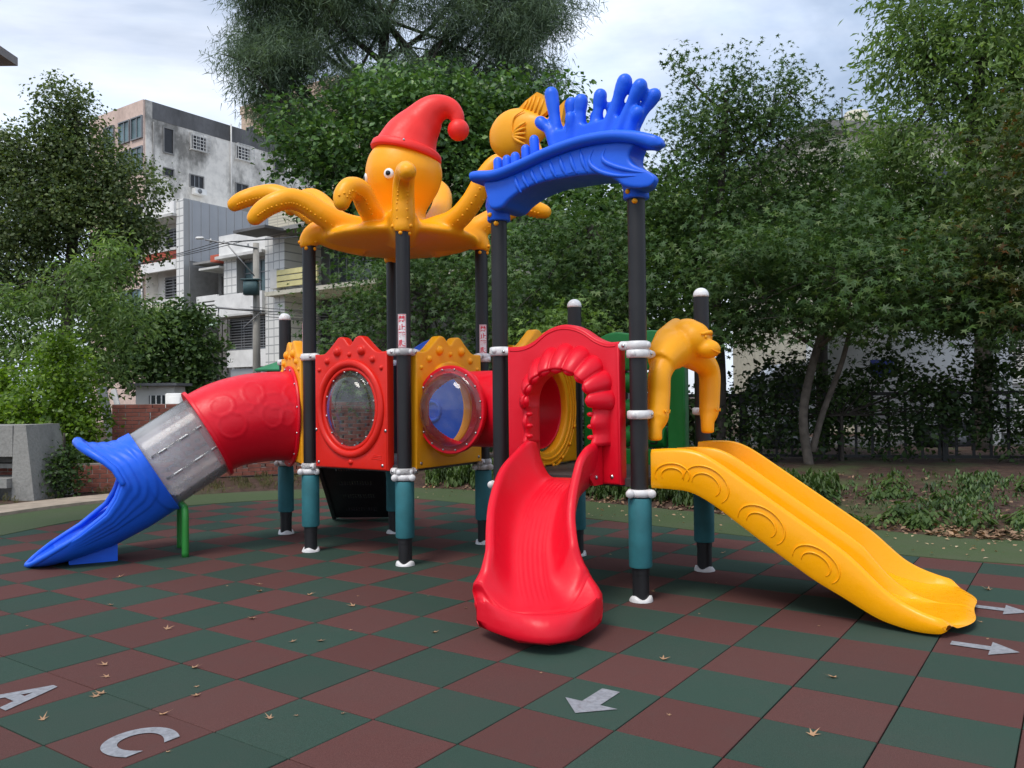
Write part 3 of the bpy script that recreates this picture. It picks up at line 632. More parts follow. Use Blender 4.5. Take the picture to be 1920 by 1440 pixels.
for p, t in zip(lipc, tl_):
    t = t / np.linalg.norm(t); n = np.array([-t[1], t[0]])
    i_ = len(V) // 12; e_ = min(1, .25 + (mm_ - i_) * .25) if i_ > mm_ - 4 else 1
    for a, d in ((-.042, -.20), (-.03, -.235), (.0, -.25), (.025, -.24), (.042, -.21), (.048, 0), (.042, .21), (.025, .24), (.0, .25), (-.03, .235), (-.042, .20), (-.045, 0)): k_ = min(1, max(0, (p[0] - 1.05) / .5)); V.append(F56(*(p + n * a * e_), .25 + (d * (.5 + .5 * e_) - .25) * (1 - .78 * k_ ** 1.3)))
k = 12; mm = len(lipc); mesh_obj('wave_lip', V, grid_faces(mm, k, cv=True) + [tuple(range(k - 1, -1, -1)), tuple(range((mm - 1) * k, mm * k))], 'blue', wave, angle=60)
for i, x in enumerate((.30, .37, .45, .535, .625, .715, .805, .895)):
    zt = np.interp(x, lipc[:, 0], lipc[:, 1]) - .05; zb = np.interp(x, [.26, .377, .558, .747, .903, 1.067], [3.05, 3.104, 3.134, 3.134, 3.129, 3.107]) + .012
    mesh_obj('wave_rib', *tube(catmull([F56(x - .01, zt, .176), F56(x + .012, (zt + zb) / 2, .180), F56(x + .05, zb, .176)], 5), [.005, .017, .017, .005], 8), 'blue', wave)
for pts in ([(1.0, 3.30), (.965, 3.24), (.985, 3.18), (1.07, 3.12), (1.2, 3.075), (1.36, 3.05)], [(1.10, 3.29), (1.075, 3.24), (1.10, 3.19), (1.2, 3.135), (1.32, 3.09), (1.42, 3.06)]):
    mesh_obj('wave_rib', *tube(catmull([F56(x, z, .179) for x, z in pts], 5), [.005, .020, .020, .006], 8), 'blue', wave)
for fr_x in (0., F56.L):
    c = F56(fr_x, 0); v, f = lathe([(.088, 2.93), (.095, 2.94), (.092, 3.0), (.11, 3.06), (.10, 3.12)], 24); mesh_obj('post_socket', v + c, f, 'blue', wave)
    for a, z in ((-.02, 2.975), (.02, 2.905)):
        v, f = lathe([(.020, -.01), (.019, .008), (.012, .016), (0, .019)], 10, F56.n, F56(fr_x + a, z, .092 if z > 2.93 else PR)); mesh_obj('bolt_cap', v, f, 'orange', wave)
fing = [((.524, 3.87), (.57, 3.56), (.56, 3.36), .00, .05), ((.664, 3.78), (.66, 3.6), (.66, 3.38), -.07, .048), ((.798, 3.75), (.785, 3.6), (.75, 3.38), .01, .05), ((.962, 3.76), (.93, 3.6), (.87, 3.38), 0, .047), ((1.178, 3.81), (1.09, 3.62), (.98, 3.38), .02, .052),
        ((1.25, 3.76), (1.17, 3.62), (1.06, 3.38), -.07, .048), ((1.318, 3.735), (1.22, 3.58), (1.10, 3.38), .05, .05), ((1.39, 3.675), (1.28, 3.55), (1.17, 3.38), -.03, .048), ((1.303, 3.545), (1.25, 3.47), (1.2, 3.36), .06, .043), ((.44, 3.655), (.52, 3.57), (.57, 3.42), .03, .045), ((.73, 3.63), (.73, 3.5), (.71, 3.38), .06, .036), ((.88, 3.64), (.86, 3.55), (.83, 3.4), -.06, .036), ((1.03, 3.68), (1.0, 3.55), (.93, 3.4), -.06, .036)]
fp = []
for a, b, c, d, r in fing: fp.append(tube(catmull([F56(*a, d), F56(a[0] * .5 + b[0] * .5, a[1] * .5 + b[1] * .5, d), F56(*b, d * .8), F56(*c, d * .4)], 6), [r * 1.14, r * 1.08, r * .88, r * .9, r * 1.05, r * 1.2], 14, round_end=1))
wallp = [(.52, 3.36), (.545, 3.53), (.62, 3.56), (.70, 3.55), (.80, 3.56), (.90, 3.55), (1.0, 3.56), (1.12, 3.56), (1.22, 3.50), (1.27, 3.44), (1.27, 3.33)]
n_ = len(wallp); wv = P56(wallp, -.055) + P56(wallp, .055); fp.append((np.array(wv), [tuple(range(n_)), tuple(range(2 * n_ - 1, n_ - 1, -1))] + [(i, n_ + i, n_ + (i + 1) % n_, (i + 1) % n_) for i in range(n_)]))
blob('splash', join(*fp), 'blue', wave, .013, 3)
for (x, z) in ((.417, 3.505), (.337, 3.445), (.235, 3.405), (.153, 3.395), (.063, 3.395)):
    mesh_obj('splash_stub', *tube([F56(x, z + .0, .09), F56(x + .005, z - .08, .09), F56(x + .01, 3.26, .09)], .038, 14, round_end=1), 'blue', wave)
# ---- yellow fish behind the wave
fc = F56(-.10, 3.795, -.43); ftv = F56.t
def fishp(a, b, c): return fc + ftv * a + np.array([0, 0, b]) + F56.n * c
V = []; st = np.linspace(0, 1, 22)
for s in st:
    x = -.27 + .62 * s; h = .205 * (math.sin(math.pi * min(1, (s * .95 + .045)) ** .72)) ** .75 + .01; w = h * .55
    if s > .8: h = max(h, .05)
    for t in np.linspace(0, 2 * math.pi, 28, endpoint=False): V.append(fishp(x, h * math.sin(t) * (1 if math.sin(t) > 0 else 1.02), w * math.cos(t)))
fish = mesh_obj('fish_ornament', V, grid_faces(22, 28, cv=True) + [tuple(range(27, -1, -1)), tuple(range(21 * 28, 22 * 28))], 'panel_yellow', play, label='yellow fish ornament swimming behind the blue wave')
def slab(fr_pts, d0, d1):
    n = len(fr_pts); return np.array([fishp(a, b, d0) for a, b in fr_pts] + [fishp(a, b, d1) for a, b in fr_pts]), [tuple(range(n)), tuple(range(2 * n - 1, n - 1, -1))] + [(i, n + i, n + (i + 1) % n, (i + 1) % n) for i in range(n)]
mesh_obj('dorsal_fin', *slab([(.0, .18), (.1, .25), (.22, .30), (.27, .27), (.33, .12), (.25, .08)], -.025, .025), 'panel_yellow', fish, smooth=False)
for i in range(5): mesh_obj('fin_ray', *tube([fishp(.06 + i * .045, .15 - i * .012, .028), fishp(.12 + i * .042, .245 - i * .006 + .02 * (2 - abs(i - 2)), .026)], .010, 8), 'panel_yellow', fish)
mesh_obj('tail_fin', *slab([(.30, .04), (.50, .17), (.46, 0), (.50, -.17), (.30, -.04)], -.025, .025), 'panel_yellow', fish, smooth=False)
for i in range(5): mesh_obj('fin_ray', *tube(catmull([fishp(.02, -.06 + .0 * i, .115), fishp(.09, -.075 + .03 * (i - 1.6), .128), fishp(.15, -.07 + .048 * (i - 1.8), .10)], 4), [.006, .015, .013, .006], 8), 'panel_yellow', fish)
mesh_obj('gill_line', *tube(catmull([fishp(.12, .15, .075), fishp(.04, .10, .108), fishp(.02, 0, .118), fishp(.05, -.1, .105), fishp(.12, -.16, .075)], 6), [.004, .009, .009, .004], 8), 'panel_yellow', fish)
mesh_obj('mount', *tube([F56(.25, 3.30, -.12), F56(.16, 3.5, -.40), F56(.06, 3.72, -.43)], .04, 12), 'panel_yellow', fish)

# ---- monkey arch over the yellow slide
def q68(p): return F68(p[0], p[1], p[2])
mk = [tube(catmull([q68(p) for p in ((.15, 1.16, .06), (.15, 1.25, .06), (.19, 1.33, .06), (.225, 1.5, .06), (.24, 1.65, .06), (.33, 1.76, .07))], 5), [.052, .052, .085, .085, .088, .10], 16),
      tube(catmull([q68(p) for p in ((.25, 1.73, .06), (.42, 1.83, .07), (.6, 1.86, .11), (.82, 1.76, .17))], 5), [.10, .15, .15, .10], 18),
      tube(catmull([q68(p) for p in ((.78, 1.78, .17), (.88, 1.68, .2), (.885, 1.5, .2), (.865, 1.36, .2), (.83, 1.28, .2), (.83, 1.19, .2))], 5), [.10, .088, .084, .08, .055, .052], 16),
      tube(catmull([q68(p) for p in ((.30, 1.83, .02), (.45, 1.93, .03), (.60, 2.05, .04))], 5), [.07, .10, .055], 16, round_end=2),
      ball(q68((.56, 1.93, .20)), (.135, .135, .135), 20, 14), ball(q68((.56, 1.99, .15)), (.12, .12, .10), 20, 12), ball(q68((.57, 1.845, .31)), (.10, .09, .075), 18, 12)]
monk = blob('monkey_arch', join(*mk), 'orange', play, .013, 5, 'orange monkey arch with long arms above the yellow slide')
for x in (.51, .62): v, f = lathe([(.018, 0), (.014, .008), (0, .012)], 10, F68.n, F68(x, 1.935, .318)); mesh_obj('eye', v, f, 'orange', monk)
mesh_obj('mouth_line', *tube(catmull([F68(.48, 1.84, .37), F68(.57, 1.815, .402), F68(.66, 1.84, .37)], 5), [.003, .006, .003], 8), 'orange', monk)
mesh_obj('brow', *tube(catmull([F68(.47, 1.955, .30), F68(.565, 1.972, .335), F68(.66, 1.955, .30)], 5), [.01, .018, .01], 8), 'orange', monk)
for i in range(3): mesh_obj('fur_line', *tube(catmull([F68(.33 + .035 * i, 1.90 + .03 * i, .12), F68(.36 + .035 * i, 1.87 + .03 * i, .165), F68(.41 + .03 * i, 1.85 + .02 * i, .20)], 4), [.003, .009, .004], 8), 'orange', monk)
for x0, d0 in ((.19, .137), (.86, .275)):
    for i in range(3): mesh_obj('wrist_notch', *tube([F68(x0 - .05 + i * .035, 1.385, d0), F68(x0 - .033 + i * .035, 1.365, d0 + .004), F68(x0 - .016 + i * .035, 1.385, d0)], .005, 6), 'orange', monk)

# ---- red arch panel with the scallop shell
ol = [(.12, .84), (.365, .84), (.365, 1.455)] + [(.67 + .305 * math.cos(a), 1.455 + .26 * math.sin(a)) for a in np.linspace(math.pi, 0, 24)][1:] + [(.975, .84), (1.13, .84), (1.13, 1.892)]
ol += [tuple(p) for p in catmull([(1.13, 1.892), (1.03, 1.894), (.93, 1.932), (.83, 1.996), (.73, 2.035), (.625, 2.043), (.5, 2.01), (.37, 1.93), (.26, 1.895), (.12, 1.895)], 4)][1:]
arch = cut_panel(F56, [ol], .11, .02, -.04, 'arch_panel', 'crimson', play, 'bright red arch panel with a scallop shell over the red slide')
bead = catmull([(1.10, 1.86), (1.02, 1.862), (.925, 1.90), (.825, 1.964), (.73, 2.00), (.625, 2.01), (.505, 1.98), (.375, 1.897), (.265, 1.863), (.15, 1.862)], 5)
mesh_obj('moulded_line', *tube([F56(x, z, .068) for x, z in bead], .007, 8), 'crimson', arch)
corner_bolts(F56, [(1.06, .90), (.2, .9)], .07, arch)
nlob = 9; na = nlob * 14; V = []; prof = [(0, -.25), (.0, .03), (.06, .14), (.2, .36), (.45, .64), (.7, .85), (.9, .98), (.97, 1.0), (1.01, .93), (1.02, .8), (1.05, .5), (1.05, -.4)]
for i in range(na + 1):
    w = i / na; th = R(190) - R(200) * w; x_ = (w * nlob) % 1; lob = (1 - (2 * x_ - 1) ** 2) ** .6 if 0 < x_ < 1 else 0
    for k_, h in prof:
        ox, oz = .385 + .04 * lob, .40 + .045 * lob; rx, rz = ox + (.285 - ox) * k_, oz + (.243 - oz) * k_; V.append(F56(.67 + rx * math.cos(th), 1.455 + rz * math.sin(th), .065 + (.145 + .032 * lob) * h if h > 0 else .065 + .1 * h))
mesh_obj('scallop_shell', V, grid_faces(na + 1, len(prof)), 'crimson', arch)
for i in range(nlob):
    th0 = R(190) - R(200) * (i + .5) / nlob; pts = [F56(.67 + .277 * math.cos(th0 + t), 1.455 + .236 * math.sin(th0 + t), .192 + .010 * math.cos(t * 9)) for t in np.linspace(-.12, .12, 7)]
    mesh_obj('shell_knob', *tube(pts, [.018, .026, .029, .026, .018], 12, round_end=2), 'crimson', arch)
for s, xo, xi in ((-1, .285, .385), (1, 1.055, .955)):
    V = []
    for z in np.linspace(1.46, 1.13, 12):
        pinch = .02 * math.cos((z - 1.13) / .33 * 4 * math.pi)
        for a, h in ((0, 0), (.25, .5), (.6, .88), (.9, 1.0), (1.0, .9), (1.03, .4), (1.03, -.3)): V.append(F56(xo + (xi - xo) * a, z, .065 + (.125 + pinch) * h))
    mesh_obj('jamb_moulding', V, grid_faces(12, 7) + [tuple(range(77, 84))], 'crimson', arch)
    for z in (1.36, 1.27, 1.19): mesh_obj('jamb_knob', *ball(F56(xi - s * .012, z, .165), (.03, .03, .018), 10, 6), 'crimson', arch)

# ---- red curved slide
def slide_loft(cen, zb, hw, wall, prof_fn, M=61):
    """cen: (x, y) stations; zb bed height; hw inner half width; wall height"""
    cen = np.asarray(cen); T = np.gradient(cen, axis=0); T /= np.linalg.norm(T, axis=1)[:, None]; S = np.stack([T[:, 1], -T[:, 0]], 1); V = []; k = 0
    for i in range(len(cen)):
        pr = prof_fn(hw[i], wall[i], i); k = len(pr)
        for y, z in pr: V.append((cen[i][0] + S[i][0] * y, cen[i][1] + S[i][1] * y, zb[i] + z))
    n = len(cen); return np.array(V), grid_faces(n, k, cv=True) + [tuple(range(k - 1, -1, -1)), tuple(range((n - 1) * k, n * k))]
start = F56(.67, 0, .075); ctl = [(start[0], start[1]), (.335, 6.16), (.20, 5.93), (.125, 5.66), (.12, 5.40), (.15, 5.18), (.18, 5.02), (.205, 4.77)]
cen = catmull(ctl, 8); cen = np.vstack([cen[:-12], catmull(cen[-13:], 5)[1:]]); m = len(cen); u_ = np.r_[0, np.cumsum(np.linalg.norm(np.diff(cen, axis=0), axis=1))]; u_ /= u_[-1]
zb = np.interp(u_, [0, .08, .16, .30, .48, .64, .76, .86, .93, .97, 1], [.875, .87, .83, .69, .47, .29, .19, .125, .105, .11, .13]); zb = np.convolve(np.r_[[zb[0]] * 3, zb, [zb[-1]] * 3], np.ones(7) / 7, 'valid')
hw = np.interp(u_, [0, .1, .3, .5, .62, .72, .80, .90, 1], [.235, .245, .25, .24, .245, .285, .335, .35, .34])
wall = np.interp(u_, [0, .06, .15, .3, .5, .65, .78, .88, .95, 1], [.25, .27, .28, .27, .24, .19, .155, .12, .095, .08])
def red_prof(h, w, i):
    q = np.linspace(-1, 1, 71); P = []; s = u_[i]; lip = max(0, (s - .84) / .16); lz = .11 * min(1, lip / .6) ** 2 if lip < .6 else -.05 + .16 * math.sqrt(max(0, 1 - ((lip - .6) / .4) ** 2)); fall = 1 if lip < .6 else math.sqrt(max(0.04, 1 - ((lip - .6) / .4) ** 2)); w = -.05 + (w + .05) * fall
    for a in q:
        y = a * h; z = w * max(0, (abs(a) - .42) / .58) ** 2.1
        if .10 < s < .76 and abs(y) < .095: z += .0045 * abs(math.cos(math.pi * y / .033)) * min(1, (s - .1) / .06, (.76 - s) / .05)
        if .83 < s and abs(y) < .18: z += .007 * abs(math.cos(math.pi * y / .05)) * min(1, (s - .83) / .06)
        z = z * fall; P.append((y, (max(z, lz + .25 * z) if lip < .6 else lz + .25 * z)))
    lo = -.06
    return P + [(h + .012, w + .016 * fall), (h + .035, w + .02 * fall), (h + .056, w + .006 * fall), (h + .060, w - .03 * fall), (h + .045, lo + (w - lo) * .5 * fall), (h * .9 + .02, lo + .03 * fall), (h * .5, lo), (0, lo), (-h * .5, lo), (-h * .9 - .02, lo + .03 * fall), (-h - .045, lo + (w - lo) * .5 * fall), (-h - .060, w - .03 * fall), (-h - .056, w + .006 * fall), (-h - .035, w + .02 * fall), (-h - .012, w + .016 * fall)]
def red_warp(vf):
    """round the foot of the slide in plan: the outer points fall back towards the deck"""
    V, F = vf; k = len(red_prof(.3, .1, 0)); V = V.copy(); T = np.gradient(cen, axis=0); T /= np.linalg.norm(T, axis=1)[:, None]
    for i in range(len(cen)):
        g = max(0, (u_[i] - .62) / .38) ** 1.08
        if g:
            for j in range(k):
                p = V[i * k + j]; lat = abs((p[0] - cen[i][0]) * T[i][1] - (p[1] - cen[i][1]) * T[i][0]) / (hw[i] + .06); back = .46 * g * min(1.0, lat) ** 2.0; V[i * k + j][0] -= T[i][0] * back; V[i * k + j][1] -= T[i][1] * back
    return V, F
rs = mesh_obj('red_slide', *red_warp(slide_loft(cen, zb, hw, wall, red_prof)), 'crimson', play, label='curved bright red slide coming towards the viewer'); rs.data.update()
for sx in (-1, 1):
    fx = .67 + sx * .30
    V = np.array([F56(fx - .015, z, d) for z, d in ((.84, .07), (.84, .20), (.90, .26), (1.06, .24), (1.13, .16), (1.14, .07))] + [F56(fx + .015, z, d) for z, d in ((.84, .07), (.84, .20), (.90, .26), (1.06, .24), (1.13, .16), (1.14, .07))])
    mesh_obj('slide_bracket', V, [tuple(range(6)), tuple(range(11, 5, -1))] + [(i, 6 + i, 6 + (i + 1) % 6, (i + 1) % 6) for i in range(6)], 'crimson', rs, smooth=False)
    v, f = lathe([(.017, 0), (.015, .008), (0, .012)], 10, F56.t * sx, F56(fx + sx * .016, .90, .17)); mesh_obj('bolt', v, f, 'steel', rs)
mesh_obj('slide_foot', *box((.16, 5.25, .06), (.26, .20, .12)), 'crimson', rs, smooth=False)

# ---- yellow double slide
yd = np.array([math.cos(R(-30.0)), math.sin(R(-30.0))]); ys = np.array([-yd[1], yd[0]]); y0 = np.array(F68(.617, 0, .03)[:2])
SS = np.linspace(0, 1, 70); sl = SS * 2.03; slx = sl
zt = np.interp(slx, [0, .07, .25, .36, .48, .62, .955, 1.32, 1.42, 1.50, 1.60, 1.75, 1.9, 2.03], [1.09, 1.10, 1.105, 1.085, 1.02, .925, .70, .455, .365, .285, .20, .145, .115, .10])
zl = np.interp(slx, [0, .064, .286, .44, .845, 1.12, 1.51, 1.69, 1.87, 2.03], [.82, .822, .812, .735, .449, .264, .06, .022, .02, .03])
sm = lambda a: np.convolve(np.r_[[a[0]] * 2, a, [a[-1]] * 2], np.ones(5) / 5, 'valid')
zt, zl = sm(zt), sm(zl)
zbd = zl + np.interp(slx, [0, .3, 1.5, 2.03], [.055, .06, .06, .055]); half = np.interp(slx, [0, 1.3, 1.6, 1.8, 1.93, 2.0, 2.03], [.545, .545, .58, .605, .61, .605, .60])
def yel_sections():
    V = []
    for i in range(len(SS)):
        h = half[i]; wt = max(.012, zt[i] - zbd[i]); dt = wt - .012
        if slx[i] > 1.35: dt *= max(0, 1 - (slx[i] - 1.35) / .5) ** .8
        dt = max(dt, .003); lo = zl[i] - zbd[i]; nose = max(0, (SS[i] - .955) / .045) ** 2; pr = []
        for a in np.linspace(-1, 1, 161):
            e = abs(a); z = wt * min(1, max(0, (e - .925) / .06)) ** 1.1
            z = max(z, dt * (1 - .06 * (e / .04) ** 2 if e < .04 else max(0, .94 * (1 - (e - .04) / .035)) ** 1.0))
            pr.append((a * h, z - nose * .03))
        wn_ = wt - nose * .03
        pr += [(h + .012, wn_ + .010), (h + .030, wn_ + .006), (h + .044, wn_ - .022), (h + .045, lo * .5 + nose * .02), (h + .03, lo + nose * .02), (0, lo + nose * .02), (-h - .03, lo + nose * .02), (-h - .045, lo * .5 + nose * .02), (-h - .044, wn_ - .022), (-h - .030, wn_ + .006), (-h - .012, wn_ + .010)]
        for y, z in pr:
            e = min(1, abs(y) / (h + .05)); k_ = max(0, (SS[i] - .80) / .20) ** 1.5; s_ = sl[i] + k_ * (.020 * math.sin(math.pi * e) ** 2 - .15 * e ** 3.5)
            p = y0 + yd * s_ + ys * y; V.append((p[0], p[1], zbd[i] + z))
    k = len(pr); n = len(SS); return np.array(V), grid_faces(n, k, cv=True) + [tuple(range(k - 1, -1, -1)), tuple(range((n - 1) * k, n * k))]
ysl = mesh_obj('yellow_double_slide', *yel_sections(), 'yellow', play, angle=55, label='wide yellow double slide with a low wall between its lanes')
def ywall(s, z): p = y0 + yd * s - ys * (.545 + .047); return np.array([p[0], p[1], z])
for s0, w_, h_, tl in ((.16, .13, .14, 0), (.42, .17, .20, -.5), (.80, .17, .19, -.58), (1.15, .16, .17, -.58)):
    zc = np.interp(s0, slx, (zt + zl) / 2) - .01
    for k_ in (1.0, .62):
        pts = []
        for t in np.linspace(R(-25), R(205), 22):
            a, b = w_ * k_ * math.cos(t), h_ * .62 * k_ * math.sin(t) - .03; c_, s_ = math.cos(tl), math.sin(tl); pts.append(ywall(s0 + a * c_ - b * s_, zc + a * s_ + b * c_))
        mesh_obj('moulded_arc', *tube(pts, [.002, .006, .007, .007, .006, .002], 8), 'yellow', ysl)
mesh_obj('slide_foot', *box((*(y0 + yd * 1.72 + ys * -.25), .02), (.30, .20, .05), Matrix.Rotation(R(-30), 3, 'Z')), 'yellow', ysl, smooth=False)
mesh_obj('slide_foot', *box((*(y0 + yd * 1.72 + ys * .3), .02), (.30, .20, .05), Matrix.Rotation(R(-30), 3, 'Z')), 'yellow', ysl, smooth=False)

# ---- tube slide: red elbow, clear tube, blue wave mouth
tm = F01(F01.L / 2, 0, 0.)
def tp(t, z, s=0.): return np.array([tm[0], tm[1], 0]) + F01.n * t + np.array([0, 0, z]) + F01.t * s
def ring_path(pts, rad, rel=None, n=64):
    pts = np.asarray(pts); T = np.gradient(pts, axis=0); T /= np.linalg.norm(T, axis=1)[:, None]; V = []; s = np.r_[0, np.cumsum(np.linalg.norm(np.diff(pts, axis=0), axis=1))]
    for i, p in enumerate(pts):
        nn = np.array([-T[i][1], T[i][0]])
        if nn[1] < 0: nn = -nn
        for k in range(n):
            th = 2 * math.pi * k / n; r = rad[i] + (rel(s[i], th) if rel else 0)
            V.append(tp(p[0] + nn[0] * r * math.sin(th), p[1] + nn[1] * r * math.sin(th), r * math.cos(th)))
    return np.array(V), grid_faces(len(pts), n, cv=True)
RED = catmull([(.03, 1.315), (.25, 1.318), (.48, 1.297), (.70, 1.243), (.885, 1.155), (1.06, 1.045)], 16)[:-16]
loops_ = [(.10, .52, .09, 1.5), (.27, .38, .10, .6), (.30, .05, .11, 1.2), (.43, .62, .11, 1.6), (.55, .30, .07, .5), (.70, .50, .10, 1.2), (.68, .02, .13, 1.0), (.16, -.02, .07, 1.3)]
def rel(s, th):
    o = 0
    for (cs, ct_, rr, el) in loops_:
        for c2 in (ct_, math.pi - ct_):
            d = math.hypot((s - cs) * el ** .5, .46 * ((th - c2 + math.pi) % (2 * math.pi) - math.pi) / el ** .5); o = max(o, .007 * math.exp(-((d - rr) / .008) ** 2))
    return o
redt = shell('red_tube', ring_path(RED, np.interp(np.linspace(0, 1, len(RED)), [0, .06, .5, 1], [.475, .462, .455, .435]), rel, 150), 'crimson', play, .014, -1, label='embossed red upper section of the tube slide')
mesh_obj('tube_flange', *(lambda d: lathe([(.42, -.018), (.47, -.018), (.475, 0), (.47, .018), (.40, .018)], 64, d, tp(.885, 1.155)))(unit(tp(.36, -.198) - tp(0, 0))), 'crimson', redt, angle=40)
mesh_obj('tube_flange', *lathe([(.45, -.012), (.52, -.012), (.525, 0), (.52, .014), (.45, .014)], 64, F01.n, F01(F01.L / 2, 1.315, .085)), 'crimson', redt, angle=40)
for k in range(12): v, f = lathe([(.014, 0), (.012, .007), (0, .012)], 8, F01.n, F01(F01.L / 2 + .497 * math.cos(k * .5236 + .2), 1.315 + .497 * math.sin(k * .5236 + .2), .099)); mesh_obj('bolt', v, f, 'steel', redt)
CL = [(.80, 1.20), (1.0, 1.09), (1.2, .965), (1.40, .825)]; CL = [(.85 + .55 * k / 9, 1.165 - .36 * k / 9) for k in range(10)]
clr = shell('clear_tube', ring_path(CL, [.408] * 10, None, 72), 'clear_tube', play, .008, 0, label='transparent grey section of the tube slide')
axd = unit(tp(.54, -.355) - tp(0, 0))
for th in (R(20), R(-12), R(160)):
    nn = np.array([.551, .835]); pts = [tp(a + nn[0] * .413 * math.sin(th), b + nn[1] * .413 * math.sin(th), .413 * math.cos(th) * (-1 if th < 2 else 1)) for a, b in CL]
for sgn, th in ((-1, R(24)), (-1, R(-14)), (1, R(20)), (1, R(-14))):
    pts = []
    for a, b in CL[1:-1]:
        nn = np.array([.551, .835]); pts.append(tp(a + nn[0] * .416 * math.sin(th), b + nn[1] * .416 * math.sin(th), sgn * .416 * math.cos(th)))
    mesh_obj('seam_strip', *tube(pts, .011, 8), 'clear_dome', clr)
    for k in (0, 2, 5): mesh_obj('seam_clip', *tube([pts[k], pts[k] + (pts[k + 1] - pts[k]) * (.9 if k else .5)], .0095, 8, round_end=2), 'clamp_white', clr)
# blue mouth, coordinates along the sloping axis (s) and square to it (h), w across
J0 = np.array([1.374, .808]); AX = np.array([.857, -.515]); PX = np.array([.515, .857])
def bl(s, h, w): q = J0 + AX * s + PX * h; return tp(q[0], q[1], w)
rimh = lambda s: np.interp(s, [0, .28, .40, .53, .82, 1.1, 1.33], [.10, .10, .0, -.07, -.115, -.12, -.135])
both = lambda s: np.interp(s, [0, .3, .65, 1.02, 1.18, 1.28, 1.33], [-.425, -.43, -.40, -.30, -.235, -.18, -.15])
wid = lambda s: np.interp(s, [0, .3, .7, .95, 1.12, 1.22, 1.29, 1.33], [.425, .43, .43, .41, .36, .28, .18, .03])
def step(x, c, w=.012): return 1 / (1 + math.exp(-(x - c) / w))
STEPS = ((.055, .020), (.12, .020), (.19, .018), (.27, .014))
def ripple(d): return sum(am * (1 - step(d, c_, .006)) for c_, am in STEPS)
SL = list(np.linspace(0, .28, 60)) + list(np.linspace(.28, 1.33, 76))[1:]; low = []; NS, NT = len(SL), 120
for i in range(NS):
    s = SL[i]; rh, bh, w = rimh(s), both(s), wid(s)
    for j in range(NT):
        f_ = math.pi * j / (NT - 1); cx, sn = math.cos(f_), math.sin(f_); a = math.copysign(abs(cx) ** .82, cx); g_ = min(f_, math.pi - f_)
        d = .42 * g_ * (1 + max(0, s - .28) * 1.2) if s > .28 else math.hypot(.28 - s, .42 * g_)
        o = ripple(d) * max(0, min(1, (.95 - s) / .4)); o += .014 * (1 - step(s, .09 + .035 * math.sin(g_ * 3.2) - .04 * step(g_, 1.1, .1), .006))
        low.append(bl(s, rh + (bh - rh) * sn ** .9 - o * sn, a * (w + o)))
up = []; NU, NV = 60, 80
for i in range(NV):
    th = math.pi * i / (NV - 1); e = math.sin(th); g_ = min(th, math.pi - th)
    se = np.interp(math.degrees(g_), [0, 5, 20, 35, 55, 70, 90], [.28, .275, .27, .30, .36, .395, .41])
    for j in range(NU):
        t = j / (NU - 1); s = se * t; o = ripple(se - s) + .014 * (1 - step(s, .09 - .035 * math.sin(g_ * 3.2) * .7, .006))
        r = wid(s) + o + .10 * e ** 3 * t ** 2.2; up.append(bl(s, .10 * (1 - e) + r * math.sin(th), r * math.cos(th)))
mouth = shell('blue_mouth', join((low, grid_faces(NS, NT)), (up, grid_faces(NV, NU))), 'blue', play, .03, -1, label='blue wave shaped exit of the tube slide')
rim_ = [bl(s, rimh(s) + .0, wid(s) - .012) for s in np.linspace(.28, 1.33, 40)] + [bl(s, rimh(s), -wid(s) + .012) for s in np.linspace(1.33, .28, 40)]
mesh_obj('rolled_rim', *tube(rim_, .024, 12, round_end=2), 'blue', mouth)
lipr = []
for i in range(NV): lipr.append(up[i * NU + NU - 1])
mesh_obj('rolled_rim', *tube(lipr, [.026, .03, .042, .046, .042, .03, .026], 12, round_end=2), 'blue', mouth)
q0, q1 = np.array(tp(2.10, 0, 0)), np.array(tp(1.72, 0, 0))
V = [tp(t, z, w) for t, z, w in ((2.10, .0, .17), (1.70, .0, .17), (1.70, .22, .17), (2.12, .10, .17), (2.10, .0, -.17), (1.70, .0, -.17), (1.70, .22, -.17), (2.12, .10, -.17))]
mesh_obj('mouth_foot', V, [(0, 1, 2, 3), (7, 6, 5, 4), (0, 4, 5, 1), (1, 5, 6, 2), (2, 6, 7, 3), (3, 7, 4, 0)], 'blue', mouth, smooth=False)
gs = catmull([tp(1.12, 0, .28), tp(1.12, .30, .28), tp(1.12, .42, .26), tp(1.12, .46, .18), tp(1.12, .46, -.18), tp(1.12, .42, -.26), tp(1.12, .30, -.28), tp(1.12, 0, -.28)], 5)
mesh_obj('tube_support', *tube(gs, .033, 14), 'leaf_green_paint', play, label='green bent steel leg under the tube slide')

